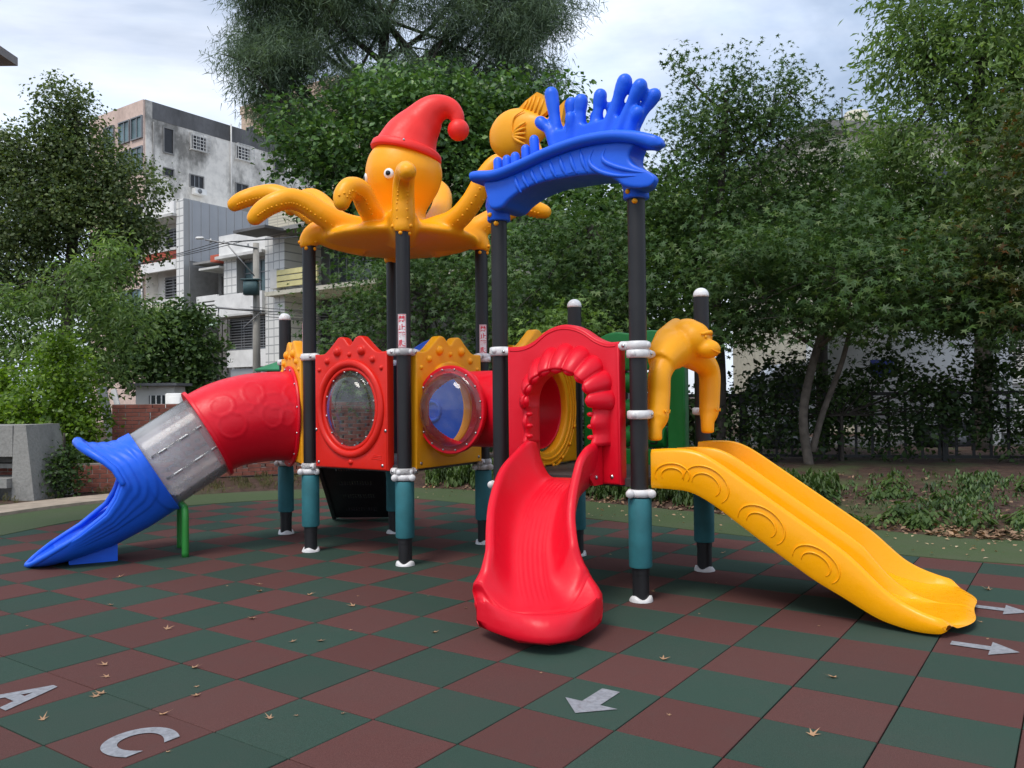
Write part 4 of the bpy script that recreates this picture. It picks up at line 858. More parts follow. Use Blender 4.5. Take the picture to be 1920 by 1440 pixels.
# ---- black stair at the back
class StairFrame:
    n = unit((0, -.67, -.74))
    def __init__(s): s.a = np.array([-1.84 - .34, 9.30, .84]); s.t = np.array([1., 0, 0]); s.d = unit((0, .82, -.72))
    def __call__(s, x, z, d=0.): return s.a + s.t * x + s.d * (1.22 - z) + np.array([0, -.66, -.75]) * d
SF = StairFrame(); holes = []
for r_ in (.16, .43, .70, .97):
    for rr in range(3):
        for c_ in range(13): holes.append(ell(.16 + c_ * .030, r_ + rr * .026, .0095, .0095, 6))
st_ = cut_panel(SF, [[(0, 0), (.68, 0), (.68, 1.22), (0, 1.22)]] + holes, .012, .001, 0, 'stair_flight', 'stair_black', play, 'black perforated steel stair behind the octopus tower', 0)
for x in (-.02, .70):
    V = [SF(x - .02, z, d) for z, d in ((0, .04), (1.22, .04), (1.22, -.20), (0, -.20))] + [SF(x + .02, z, d) for z, d in ((0, .04), (1.22, .04), (1.22, -.20), (0, -.20))]
    mesh_obj('stringer', V, [(0, 1, 2, 3), (7, 6, 5, 4), (0, 4, 5, 1), (1, 5, 6, 2), (2, 6, 7, 3), (3, 7, 4, 0)], 'stair_black', st_, smooth=False)
    mesh_obj('handrail', *tube(catmull([SF(x, 1.2, -.2) + np.array([0, 0, 0]), SF(x, 1.15, -.2) + np.array([0, 0, .75]), SF(x, .6, -.2) + np.array([0, 0, .8]), SF(x, .1, -.2) + np.array([0, 0, .7]), np.array([SF(x, -.02)[0], SF(x, -.02)[1] + .05, .0])], 6), .019, 10), 'clamp_white', st_)
for i in range(5):
    c = SF(.34, .06 + i * .27, -.13); mesh_obj('tread', *box(c, (.66, .24, .02)), 'deck_grey', st_, smooth=False)
ORG = Vector((0, 0, 0))
# ================================================================== BUILDINGS ACROSS THE STREET
def stained(name, base, dark, lo=.42, hi=.62, s1=.55, s2=4.5, streak=(1, 1, .35)):
    m, nt, b = newmat(name)
    g = nd(nt, 'ShaderNodeNewGeometry'); mp_ = nd(nt, 'ShaderNodeMapping'); mp_.inputs['Scale'].default_value = streak; nt.links.new(g.outputs['Position'], mp_.inputs['Vector'])
    n1 = nd(nt, 'ShaderNodeTexNoise'); n1.inputs['Scale'].default_value = s1; n1.inputs['Detail'].default_value = 9; n1.inputs['Roughness'].default_value = .68; nt.links.new(mp_.outputs[0], n1.inputs['Vector'])
    n2 = nd(nt, 'ShaderNodeTexNoise'); n2.inputs['Scale'].default_value = s2; n2.inputs['Detail'].default_value = 6; nt.links.new(g.outputs['Position'], n2.inputs['Vector'])
    c = mixc(nt, ramp(nt, n1.outputs['Fac'], [(lo, (0, 0, 0)), (hi, (1, 1, 1))]).outputs[0], base, dark)
    c = mixc(nt, ramp(nt, n2.outputs['Fac'], [(.45, (0, 0, 0)), (.75, (.5, .5, .5))]).outputs[0], c, tuple(x * .6 for x in base))
    nt.links.new(c, b.inputs['Base Color']); b.inputs['Roughness'].default_value = .9; bump(nt, b, n2.outputs['Fac'], .3, .03); return m
stained('stained_plaster', (.84, .80, .73), (.22, .21, .19), .46, .62, .45, 3.0, (1, 1, .6)); stained('pink_plaster', (.68, .52, .44), (.42, .31, .26), .55, .8)
stained('grey_render', (.28, .275, .265), (.14, .14, .13), .5, .8); stained('dark_parapet', (.17, .17, .175), (.07, .07, .07), .4, .7)
stained('beige_wall', (.62, .47, .36), (.5, .37, .28), .5, .8); stained('concrete', (.29, .285, .265), (.15, .15, .14), .5, .75, 2.5, 25, (1, 1, .6))
stained('cream_wall', (.60, .57, .46), (.42, .4, .33), .5, .8)
def tiled_wall(name, col, grout, sx, sz):
    m, nt, b = newmat(name); tcn = nd(nt, 'ShaderNodeTexCoord'); mp_ = nd(nt, 'ShaderNodeMapping'); mp_.inputs['Rotation'].default_value = (R(90), 0, 0); nt.links.new(tcn.outputs['Object'], mp_.inputs['Vector'])
    br = nd(nt, 'ShaderNodeTexBrick'); br.offset = 0; br.inputs['Scale'].default_value = 1; br.inputs['Brick Width'].default_value = sx; br.inputs['Row Height'].default_value = sz; br.inputs['Mortar Size'].default_value = .03
    br.inputs['Color1'].default_value = (*col, 1); br.inputs['Color2'].default_value = (*[c * .93 for c in col], 1); br.inputs['Mortar'].default_value = (*grout, 1); nt.links.new(mp_.outputs[0], br.inputs['Vector'])
    n = noise(nt, 1.1, 7, .65); c = mixc(nt, ramp(nt, n.outputs['Fac'], [(.5, (0, 0, 0)), (.8, (.4, .4, .4))]).outputs[0], br.outputs[0], tuple(x * .6 for x in col))
    nt.links.new(c, b.inputs['Base Color']); b.inputs['Roughness'].default_value = .45; return m
tiled_wall('white_tile', (.78, .77, .73), (.36, .36, .35), .42, .42); tiled_wall('cream_tile', (.60, .55, .42), (.42, .38, .3), .8, .14)
basic('clad_grey', (.38, .39, .40), .5, .3, .08, .6); basic('white_paint', (.78, .77, .74), .6, 0, .14, 1.5); basic('dull_white', (.62, .61, .58), .7, 0, .2, 1.2)
basic('window_glass', (.05, .06, .07), .12, 0, .4, .8); basic('window_dark', (.018, .018, .02), .35, 0, .4, 1.5); basic('teal_glass', (.10, .16, .17), .2, 0, .4, 1.2)
basic('frame_grey', (.22, .23, .24), .5, .3); basic('bar_grey', (.30, .30, .30), .5, .5); basic('red_tile', (.50, .10, .05), .6, 0, .25, 2); basic('pale_yellow', (.66, .60, .28), .6, 0, .1)
basic('wire_black', (.02, .02, .02), .6); basic('green_awning', (.03, .25, .10), .6, 0, .15, 2); basic('pale_green', (.34, .46, .36), .7, 0, .2, 2); basic('teal_metal', (.07, .13, .14), .55, .2); basic('pole_concrete', (.36, .34, .30), .85, 0, .15, 2, 30, .3, .01)
basic('curtain', (.45, .45, .43), .8, 0, .2, 5)
BROT = R(-35.0); BC = np.array([-18.078, 46.0]); BU = np.array([math.cos(BROT), math.sin(BROT)]); BV = np.array([-BU[1], BU[0]])
def house(name, label, x, y=0.0):
    p = BC + BU * x + BV * y; o = thing(name, label, 'building', (p[0], p[1], 0), BROT); o['ox'] = 0; del o['ox']; return o
def bpart(par, name, x0, x1, y0, y1, z0, z1, mat, label=None):
    return mesh_obj(name, *box(((x0 + x1) / 2, (y0 + y1) / 2, (z0 + z1) / 2), (x1 - x0, y1 - y0, z1 - z0)), mat, par, smooth=False, label=label, org=(0, 0, 0))
def bwin(par, x0, x1, z0, z1, y=0.0, glass='window_glass', bars=0, mull=1, dep=.10, frame='frame_grey', transom=0):
    """window in a wall that faces -y: recessed pane, frame, mullions, burglar bars in front"""
    w = bpart(par, 'window', x0, x1, y - .02, y + .03, z0, z1, glass); t = .07
    for a, b, c, d in ((x0 - t, x1 + t, z1, z1 + t), (x0 - t, x1 + t, z0 - t, z0), (x0 - t, x0, z0, z1), (x1, x1 + t, z0, z1)): bpart(w, 'frame', a, b, y - dep, y + .02, c, d, frame)
    for k in range(mull): xm = x0 + (x1 - x0) * (k + 1) / (mull + 1); bpart(w, 'mullion', xm - .035, xm + .035, y - .07, y - .021, z0, z1, frame)
    for k in range(transom): zm = z0 + (z1 - z0) * .68; bpart(w, 'transom', x0, x1, y - .07, y - .022, zm - .03, zm + .03, frame)
    if bars:
        n = max(3, int((z1 - z0) / bars))
        for k in range(n): zz = z0 + (z1 - z0) * (k + .5) / n; bpart(w, 'bar', x0 - .05, x1 + .05, y - .17, y - .14, zz - .022, zz + .022, 'bar_grey')
        for k in range(4): xx = x0 + (x1 - x0) * k / 3; bpart(w, 'bar', xx - .02, xx + .02, y - .139, y - .12, z0, z1, 'bar_grey')
    return w
def swin(par, xw, y0, y1, z0, z1, glass='window_dark', mull=1, hood=False, cage=False):
    """window in a wall facing +x (towards the right)"""
    w = bpart(par, 'window', xw - .03, xw + .02, y0, y1, z0, z1, glass); t = .06
    for a, b, c, d in ((y0 - t, y1 + t, z1, z1 + t), (y0 - t, y1 + t, z0 - t, z0), (y0 - t, y0, z0, z1), (y1, y1 + t, z0, z1)): bpart(w, 'frame', xw - .02, xw + .09, a, b, c, d, 'dull_white' if cage else 'grey_render')
    for k in range(mull): ym = y0 + (y1 - y0) * (k + 1) / (mull + 1); bpart(w, 'mullion', xw + .021, xw + .05, ym - .03, ym + .03, z0, z1, 'frame_grey')
    if cage:
        for k in range(6): zz = z0 - .1 + (z1 - z0 + .2) * k / 5; bpart(w, 'bar', xw + .38, xw + .41, y0 - .12, y1 + .12, zz - .02, zz + .02, 'dull_white')
        for k in range(6): yy = y0 - .12 + (y1 - y0 + .24) * k / 5; bpart(w, 'bar', xw + .385, xw + .405, yy - .02, yy + .02, z0 - .1, z1 + .1, 'dull_white')
        for yy in (y0 - .12, y1 + .12):
            for zz in (z0 - .1, z1 + .1): bpart(w, 'bar', xw + .02, xw + .38, yy - .02, yy + .02, zz - .02, zz + .02, 'dull_white')
    return w
# -- stained tall block with a pink front
hs = house('stained_apartment_block', 'tall apartment block with black stained side wall and pink front', -4.2)
bpart(hs, 'wall', -6.0, 0, .12, 14, 0, 18.9, 'stained_plaster'); bpart(hs, 'front_wall', -6.0, 0, 0, .12, 0, 19.2, 'pink_plaster'); bpart(hs, 'parapet', -.25, .02, .12, 14.02, 18.2, 19.22, 'dark_parapet')
bpart(hs, 'party_wall', .001, .05, .13, .55, 0, 19.2, 'stained_plaster')
for (y0, y1, z0, z1, mu, cg) in ((1.3, 1.9, 16.4, 17.85, 0, 0), (3.15, 4.15, 17.05, 17.9, 1, 1), (6.45, 7.45, 17.2, 18.0, 1, 1), (1.3, 1.9, 15.0, 15.42, 0, 0), (3.06, 3.96, 14.7, 15.4, 2, 0), (6.4, 7.3, 14.85, 15.56, 1, 0), (9.5, 10.3, 17.1, 17.9, 1, 0)): swin(hs, .0, y0, y1, z0, z1, 'window_dark', mu, cage=cg)
acu = bpart(hs, 'air_conditioner', .05, .45, 3.14, 3.95, 14.2, 14.56, 'white_paint'); mesh_obj('fan_grille', *lathe([(.15, 0), (.15, .02), (0, .021)], 16, (1, 0, 0), (.45, 3.45, 14.38)), 'frame_grey', acu, org=(0, 0, 0))
mesh_obj('drain_pipe', *tube([(.1, 6.0, 12.5), (.1, 6.0, 19.3)], .05, 8), 'dull_white', hs, org=(0, 0, 0))
mesh_obj('drain_pipe', *tube([(.1, .6, 12.5), (.1, .6, 18.0)], .05, 8), 'grey_render', hs, org=(0, 0, 0))
for (z0, z1) in ((11.5, 13.0), (9.5, 10.6), (6.5, 8.0), (15.0, 16.4), (17.0, 18.2)):
    for x0 in (-1.15, -2.5, -4.2): bwin(hs, x0, x0 + 1.05, z0, z1, 0, 'teal_glass', 0, 1)
# -- white tiled house
h1 = house('white_tiled_house', 'white tiled row house with grey clad side wall and barred windows', -4.2)
def lw(par, *a, **k): return bpart(par, *a, **k)
bpart(h1, 'wall', .02, 4.2, .9, 13, 0, 12.0, 'dull_white'); bpart(h1, 'pier', 3.5, 4.2, -.15, .9, 0, 12.72, 'white_tile'); bpart(h1, 'parapet', .1, 3.5, -.3, .2, 11.95, 12.65, 'white_paint'); bpart(h1, 'slab', -.05, 3.55, -.45, .9, 11.8, 11.95, 'dull_white')
bpart(h1, 'side_cladding', 4.2, 4.26, .2, 13, 9.25, 12.68, 'clad_grey'); bpart(h1, 'side_wall', 4.2, 4.24, .2, 13, 0, 9.24, 'grey_render')
for k in range(22): bpart(h1, 'cladding_rib', 4.262, 4.29, .35 + k * .56, .42 + k * .56, 9.25, 12.66, 'clad_grey')
bpart(h1, 'slab', .1, 3.5, -.2, .9, 9.93, 10.08, 'dull_white'); rt_ = bpart(h1, 'red_tile_band', .15, 3.49, -.12, 0, 9.42, 9.92, 'red_tile')
for k in range(5): bpart(rt_, 'tile_course', .15, 3.49, -.15, -.121, 9.45 + k * .095, 9.5 + k * .095, 'red_tile')
bpart(h1, 'balcony_front', .1, 3.5, -.2, .0, 8.85, 9.4, 'white_paint'); bpart(h1, 'slab', .1, 3.5, -.2, .9, 7.0, 7.2, 'dull_white'); bpart(h1, 'balcony_front', .1, 3.5, -.2, 0, 6.2, 7.0, 'cream_wall')
bwin(h1, 1.1, 3.3, 10.1, 11.4, .88, 'window_dark', .16, 2); bwin(h1, 1.0, 3.3, 7.25, 8.6, .88, 'window_dark', .16, 2); bwin(h1, 1.0, 3.3, 3.8, 5.6, .88, 'window_dark', .16, 2)
mesh_obj('drain_pipe', *tube([(-.03, -.1, 0), (-.03, -.1, 12.6)], .06, 8), 'dull_white', h1, org=(0, 0, 0))
# -- second white house, balcony on its left
h2 = house('white_balcony_house', 'low white tiled house with balcony and dark barred ground floor window', 0)
bpart(h2, 'wall', .25, 7.0, 1.9, 12, 0, 9.0, 'grey_render'); bpart(h2, 'front_wall', 3.1, 7.0, .7, 1.9, 0, 9.0, 'white_tile'); bpart(h2, 'pier', 6.9, 7.65, -.1, 1.9, 0, 10.3, 'white_tile'); bpart(h2, 'parapet', 3.1, 6.9, -.1, .25, 9.1, 10.2, 'white_paint'); bpart(h2, 'roof_slab', .25, 7.0, .25, 12, 9.0, 9.12, 'grey_render')
bpart(h2, 'slab', 3.0, 6.9, -.3, .7, 8.95, 9.1, 'dull_white'); bpart(h2, 'pier', 3.1, 4.2, .2, .7, 6.3, 9.0, 'white_tile')
bpart(h2, 'red_eave', 2.2, 3.0, .0, 1.9, 8.95, 9.3, 'red_tile'); bpart(h2, 'slab', 1.3, 3.1, -.1, 1.9, 8.55, 8.66, 'dull_white')
bwin(h2, 4.35, 6.85, 6.95, 8.75, .68, 'teal_glass', 0, 1, transom=1); bwin(h2, 1.9, 2.9, 6.6, 8.1, 1.88, 'window_dark', 0, 2, frame='white_paint', transom=1)
for z0, z1 in ((6.15, 6.5), (6.60, 6.72), (6.80, 7.1)): bpart(h2, 'balcony_rail', 1.3, 3.1, -.25, -.1, z0, z1, 'white_paint')
for xx in (1.3, 1.7, 2.9): bpart(h2, 'balcony_post', xx, xx + .12, -.24, -.11, 6.5, 6.8, 'white_paint')
bpart(h2, 'balcony_front', 3.1, 6.9, -.3, -.1, 5.95, 7.0, 'white_paint'); bpart(h2, 'slab', 1.3, 6.9, -.3, .7, 5.85, 5.95, 'dull_white')
bwin(h2, 3.3, 6.9, 4.2, 5.75, .55, 'window_dark', .14, 3); bpart(h2, 'lower_wall', 3.2, 7.0, .3, .69, 3.2, 4.1, 'white_paint'); bpart(h2, 'shutter', 3.3, 6.8, .45, .69, 0, 3.1, 'clad_grey')
aw = mesh_obj('awning', [(.3, .2, 5.6), (3.2, .2, 5.75), (3.2, -1.6, 5.0), (.3, -1.6, 4.7), (.3, .2, 5.55), (3.2, .2, 5.7), (3.2, -1.6, 4.95), (.3, -1.6, 4.65)], [(0, 1, 2, 3), (7, 6, 5, 4), (0, 4, 5, 1), (1, 5, 6, 2), (2, 6, 7, 3), (3, 7, 4, 0)], 'pale_green', h2, smooth=False, org=(0, 0, 0))
for k in range(3): mesh_obj('water_stain_pipe', *tube([(.6 + k * .5, 1.85, 3), (.6 + k * .5, 1.85, 8.5)], .04, 6), 'grey_render', h2, org=(0, 0, 0))
# -- cream house with yellow balcony
h3 = house('cream_tiled_house', 'cream tiled house with dark open floors and pale yellow balcony boards', 7.7)
bpart(h3, 'wall', 0, 14, 2.2, 12, 0, 9.8, 'dark_parapet'); bpart(h3, 'front_tiles', .1, 14, -.6, -.4, 9.85, 10.9, 'cream_tile'); bpart(h3, 'roof_slab', -.2, 14, -.9, 12, 9.65, 9.84, 'grey_render'); bpart(h3, 'pier', .05, .8, -.2, 2.2, 0, 9.65, 'white_tile'); bpart(h3, 'canopy', -.8, 1.6, -2.0, -.6, 9.62, 9.75, 'dark_parapet')
for z in (6.98, 7.28, 7.58): bpart(h3, 'balcony_board', .7, 3.6, -.6, -.5, z, z + .24, 'pale_yellow')
bpart(h3, 'balcony_end', .2, .7, -.6, 1.0, 6.95, 7.9, 'dull_white'); bpart(h3, 'slab', -.1, 14, -.7, 2.2, 6.6, 6.8, 'cream_wall')
bwin(h3, 1.6, 4.5, 7.4, 9.4, 2.18, 'window_glass', 0, 4); bwin(h3, 5.2, 9.0, 7.4, 9.4, 2.18, 'window_glass', 0, 4); bwin(h3, 1.0, 6.5, 3.4, 6.2, 2.0, 'window_dark', .5, 5); bpart(h3, 'slab', -.1, 14, -.7, 2.2, 3.0, 3.2, 'cream_wall')
# -- far beige tower
tb = thing('beige_tower_block', 'plain beige tower block far behind the stained building', 'building', (-21.9, 78, 0), R(-35))
bpart(tb, 'wall', -5.5, 8, 0, 9, 0, 29.5, 'beige_wall'); bpart(tb, 'parapet', -5.6, 8.1, -.1, 9.1, 29.5, 30.3, 'beige_wall')
for z in (26.5, 23.3, 20.1): bwin(tb, -4.6, -3.6, z, z + 1.5, 0, 'window_dark', 0, 1); bwin(tb, -1.6, -.6, z, z + 1.5, 0, 'window_dark', 0, 1)
# -- utility pole
up_ = thing('utility_pole', 'concrete utility pole with crossarm and teal transformer box', 'utility pole', (-11.1, 36, 0))
Z0 = (0, 0, 0)
mesh_obj('shaft', *tube([(0, 0, 0), (0, 0, 8.3)], [.19, .13], 12), 'pole_concrete', up_, org=Z0); mesh_obj('crossarm', *tube([(.1, -.1, 8.05), (-2.0, -.6, 8.35)], .035, 8), 'bar_grey', up_, org=Z0); mesh_obj('brace', *tube([(0, -.1, 6.8), (-1.1, -.4, 8.15)], .03, 8), 'bar_grey', up_, org=Z0)
for k in range(4): mesh_obj('insulator', *lathe([(.03, 0), (.07, .03), (.03, .08), (.06, .12), (.02, .18)], 8, (0, 0, 1), (-.3 - k * .5, -.15 - k * .11, 8.12 + k * .04)), 'white_paint', up_, org=Z0)
mesh_obj('transformer', *cbox((-.1, -.38, 6.3), (.62, .4, .62), .05), 'teal_metal', up_, org=Z0); mesh_obj('transformer_lid', *cbox((-.1, -.38, 6.64), (.8, .5, .05), .01), 'teal_metal', up_, org=Z0)
mesh_obj('street_lamp_head', *cbox((-2.2, -.65, 8.42), (.34, .16, .1), .03), 'white_paint', up_, org=Z0); mesh_obj('lower_crossarm', *tube([(.4, -.15, 5.3), (-1.6, -.5, 5.45)], .05, 8), 'bar_grey', up_, org=Z0)
for k, (a, b) in enumerate((((-1.5, -.4, 5.5), (-1.55, -.4, 4.4)), ((.3, -.2, 5.3), (-.5, -.2, 4.6)))): mesh_obj('cable', *tube([a, b], .03, 6), 'bar_grey', up_, org=Z0)
def wire(a, b, sag, lab):
    a, b = np.array(a, float), np.array(b, float); ts = np.linspace(0, 1, 14); pts = [a + (b - a) * t + np.array([0, 0, -sag * 4 * t * (1 - t)]) for t in ts]
    return tag(mesh_obj('overhead_wire', *tube(pts, .016, 5), 'wire_black', None, org=Z0), lab, 'wire', 'wires strung from the utility pole')
for k, zz in enumerate((8.25, 8.22, 8.18)): wire((-11.6 - .5 * k, 35.8, zz + .12), (2.5, 27 + k * .4, 8.6), .35, ('highest', 'middle', 'lowest')[k] + ' of three thin wires from the pole crossarm to the trees')
for k in range(3): wire((-11.6 - .5 * k, 35.8, 8.35), (-30, 49 + k * .5, 8.6), .3, ('nearest', 'middle', 'farthest')[k] + ' of three thin wires from the pole past the white house')
for k in range(4): wire((-11.3, 35.85, 5.5 - .12 * k), (2.5, 26.5, 5.2 - .1 * k), .5, ('top', 'second', 'third', 'bottom')[k] + ' of four low cables sagging from the pole to the trees')
# -- green parasol roof by the street
ga = thing('green_canopy', 'small pointed green canopy beside the street houses', 'canopy', (-8.35, 30, 0))
mesh_obj('canopy_cloth', [(-.75, -.75, 2.55), (0.75, -.75, 2.55), (0.75, 0.75, 2.55), (-.75, 0.75, 2.55), (0, 0, 2.9), (-.75, -.75, 2.50), (0.75, -.75, 2.50), (0.75, 0.75, 2.50), (-.75, 0.75, 2.50), (0, 0, 2.85)], [(0, 1, 4), (1, 2, 4), (2, 3, 4), (3, 0, 4), (6, 5, 9), (7, 6, 9), (8, 7, 9), (5, 8, 9), (0, 5, 6, 1), (1, 6, 7, 2), (2, 7, 8, 3), (3, 8, 5, 0)], 'green_awning', ga, smooth=False, org=Z0)
for sx in (-.7, .7):
    for sy in (-.7, .7): mesh_obj('leg', *tube([(sx, sy, 0), (sx, sy, 2.55)], .03, 8), 'bar_grey', ga, org=Z0)

# -- right: building with breeze-block screen and roller shutter, box truck
rb = thing('breeze_block_house', 'house behind the fence with white breeze block screen and roller shutter', 'building', (14.3, 23.0, 0), R(4))
bpart(rb, 'wall', -1.0, 8, .35, 8, 0, 7.0, 'grey_render'); bpart(rb, 'lintel', -1.0, 8, .0, .35, 3.0, 3.6, 'dark_parapet'); bpart(rb, 'sill', -1.0, 8, -.05, .35, 1.72, 1.85, 'dull_white'); bpart(rb, 'fascia', -1.0, 8, -.3, .35, 3.7, 3.95, 'pale_yellow'); bpart(rb, 'pier', -1.0, -.8, -.05, .35, 0, 3.0, 'dull_white'); bpart(rb, 'upper_wall', -1.0, 8, .2, .35, 4.0, 7, 'cream_wall'); bpart(rb, 'sign_board', .2, 8, -.25, .2, 3.0, 3.5, 'frame_grey')
rv_, rf_ = [], []
for a in range(10):
    for r_, d_ in ((.052, 0), (.075, 0), (.075, .1), (.052, .1)): rv_.append((r_ * math.cos(a * .6283), d_, r_ * math.sin(a * .6283)))
rf_ = grid_faces(10, 4, cu=True, cv=True); rme = bpy.data.meshes.new('screen_block'); rme.from_pydata(rv_, [], [list(f) for f in rf_]); rme.materials.append(MAT['dull_white']); rme.shade_smooth(); nb = 0
for r_ in range(7):
    for c_ in range(19):
        if nb >= 133: break
        o = bpy.data.objects.new('screen_block', rme); o.location = (-.7 + c_ * .165, .08, 1.94 + r_ * .165); o.parent = rb; COL.objects.link(o); nb += 1
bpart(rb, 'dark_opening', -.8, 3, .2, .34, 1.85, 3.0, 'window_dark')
for k in range(14): bpart(rb, 'shutter_slat', -.8, 4, .10 + (k % 2) * .02, .30, .35 + k * .098, .425 + k * .098, 'dull_white')
bb = thing('beige_flat_roof_building', 'beige flat roofed building rising behind the right hand trees', 'building', (14.0, 31, 0), R(8)); bpart(bb, 'wall', -2.6, 6, 0, 8, 0, 11.2, 'cream_wall'); bpart(bb, 'roof_edge', -2.8, 6.2, -.3, 8, 11.2, 11.6, 'grey_render')
for z in (8.6, 5.6): bwin(bb, -1.6, 0, z, z + 1.4, 0, 'window_glass', 0, 1); bwin(bb, 1.6, 3.2, z, z + 1.4, 0, 'window_glass', 0, 1)
tk = thing('roof_water_tank', 'pale steel water tank standing on the beige roof', 'water tank', (13.6, 32.3, 11.2)); mesh_obj('tank', *lathe([(.45, .0), (.48, .05), (.48, 1.15), (.4, 1.3), (.1, 1.38), (0, 1.39)], 20), 'cream_wall', tk, org=Z0); mesh_obj('ladder_frame', *tube([(-.55, 0, 0), (-.55, 0, 1.9), (-.15, 0, 1.75)], .03, 6), 'bar_grey', tk, org=Z0)
for k in range(3): tag(mesh_obj('overhead_wire', *tube([(9.0, 30, 10.75 - .28 * k), (13.2, 30.4, 11.9 - .35 * k), (22, 31, 12.6 - .3 * k)], .018, 5), 'wire_black', None, org=Z0), ('upper', 'middle', 'lower')[k] + ' thin wire crossing the sky beside the roof water tank', 'wire', 'wires beside the water tank')
basic('truck_white', (.74, .74, .73), .35, 0, .08, 1.5); basic('tyre', (.02, .02, .02), .8); basic('blue_print', (.03, .06, .35), .5)
tr = thing('white_box_truck', 'white box truck parked behind the fence under the trees', 'truck', (6.0, 20.5, 0), R(-4))
mesh_obj('cargo_box', *cbox((4.0, 1.0, 1.85), (4.4, 1.9, 2.3), .05), 'truck_white', tr, org=Z0)
cabp = [(0.0, .5), (0.0, 1.15), (.35, 1.95), (.75, 2.25), (1.7, 2.3), (1.7, .5)]
mesh_obj('cab', [(a, .1, b) for a, b in cabp] + [(a, 1.9, b) for a, b in cabp], [tuple(range(6)), tuple(range(11, 5, -1))] + [(i, 6 + i, 6 + (i + 1) % 6, (i + 1) % 6) for i in range(6)], 'truck_white', tr, smooth=False, org=Z0)
mesh_obj('side_window', [(.45, .085, 1.25), (1.5, .085, 1.25), (1.5, .085, 1.95), (.6, .085, 1.95), (.45, .1, 1.25), (1.5, .1, 1.25), (1.5, .1, 1.95), (.6, .1, 1.95)], [(0, 1, 2, 3), (0, 4, 5, 1), (1, 5, 6, 2), (2, 6, 7, 3), (3, 7, 4, 0)], 'window_glass', tr, smooth=False, org=Z0)
mesh_obj('windscreen', [(.03, .25, 1.24), (.03, 1.75, 1.24), (.33, 1.75, 1.92), (.33, .25, 1.92), (-.01, .25, 1.25), (-.01, 1.75, 1.25), (.29, 1.75, 1.94), (.29, .25, 1.94)], [(4, 7, 6, 5), (0, 1, 5, 4), (1, 2, 6, 5), (2, 3, 7, 6), (3, 0, 4, 7)], 'window_glass', tr, smooth=False, org=Z0)
mesh_obj('mirror', *cbox((.2, -.1, 1.55), (.1, .16, .34), .03), 'truck_white', tr, org=Z0); mesh_obj('side_mark', *box((3.1, .045, 2.1), (.55, .012, .42)), 'blue_print', tr, smooth=False, org=Z0)
for x in (.85, 4.9):
    for y in (.15, 1.75): w_ = mesh_obj('wheel', *lathe([(.2, -.12), (.38, -.11), (.4, -.06), (.4, .06), (.38, .11), (.2, .12)], 20, (0, 1, 0), (x, y, .4)), 'tyre', tr, org=Z0); mesh_obj('rim', *lathe([(.2, -.1), (.2, .1), (.05, .13), (0, .13)], 14, (0, -1, 0), (x, y - .02, .4)), 'bar_grey', w_, org=Z0)

# ================================================================== WALLS, BENCH, FENCE
basic('brick_red', (.26, .085, .058), .85, 0, .3, 9, 60, .4, .004); basic('brick_tan', (.33, .17, .12), .85, 0, .3, 9, 60, .4, .004); basic('mortar', (.30, .27, .24), .95, 0, .2, 10)
WA, WB = np.array([-7.25, 15.0]), np.array([-2.75, 17.05]); wd = (WB - WA) / np.linalg.norm(WB - WA); WL = float(np.linalg.norm(WB - WA)); wang = math.atan2(wd[1], wd[0])
bw = thing('brick_screen_wall', 'low red brick wall with a chequered pattern of open holes', 'wall', (WA[0], WA[1], 0), wang)
CH = .073; bricks = []
for r_ in range(19):
    z = .07 + r_ * CH
    if r_ in (17, 18) or r_ < 2:
        x = -.11 * (r_ % 2)
        while x < WL: bricks.append((max(0, x), min(WL, x + .215), z)); x += .225
    else:
        x = -.115 * (r_ % 2); 
        while x < .62: bricks.append((max(0, x), min(.62, x + .215), z)); x += .225
        x = .64 + (.17 if r_ % 2 else 0)
        if r_ % 2: bricks.append((.64, .78, z))
        while x < WL - .1: bricks.append((x, min(WL, x + .245), z)); x += .34
def bvis(b): return (0 if b[0] < 1.9 or 3.0 < b[0] < 4.6 else 1, -b[2])
bricks.sort(key=bvis)
unit_b = {}
more = []
for k, (x0, x1, z) in enumerate(bricks):
    key = round(x1 - x0, 2)
    if x1 - x0 < .03: continue
    if k < 300:
        if key not in unit_b:
            v, f = cbox((0, 0, 0), (key, .205, CH - .010), .005); me = bpy.data.meshes.new('brick'); me.from_pydata(v.tolist(), [], [list(q) for q in f]); me.materials.append(MAT['brick_red']); unit_b[key] = me
        o = bpy.data.objects.new('brick', unit_b[key]); o.location = ((x0 + x1) / 2, random.uniform(-.003, .003), z); o.parent = bw; COL.objects.link(o)
    else: more.append(box(((x0 + x1) / 2, 0, z), (x1 - x0, .205, CH - .010)))
if more: mo = mesh_obj('brick_remainder', *join(*more), 'brick_red', bw, smooth=False, org=Z0); mo['kind'] = 'stuff'
for r_ in range(20): mesh_obj('mortar_bed', *box((WL / 2, 0, .07 - CH / 2 + r_ * CH), (WL, .185, .0105)), 'mortar', bw, smooth=False, org=Z0)
mesh_obj('solid_core', *box((.31, .0, .74), (.60, .185, 1.36)), 'mortar', bw, smooth=False, org=Z0)
wp = mesh_obj('white_gate_post', *cbox((WB[0] + .12, WB[1] + .06, .80), (.20, .20, 1.62), .015), 'dull_white'); tag(wp, 'white post at the end of the brick screen wall', 'post')
lb = thing('low_brick_wall', 'low red brick planter wall below the yellow green bush', 'wall', (-8.35, 13.15, 0), R(12))
for r_ in range(6):
    x = -.11 * (r_ % 2)
    while x < 2.6: o = bpy.data.objects.new('brick', unit_b.get(.21) or list(unit_b.values())[0]); o.location = (x + .11, random.uniform(-.003, .003), .06 + r_ * CH); o.parent = lb; COL.objects.link(o); x += .225
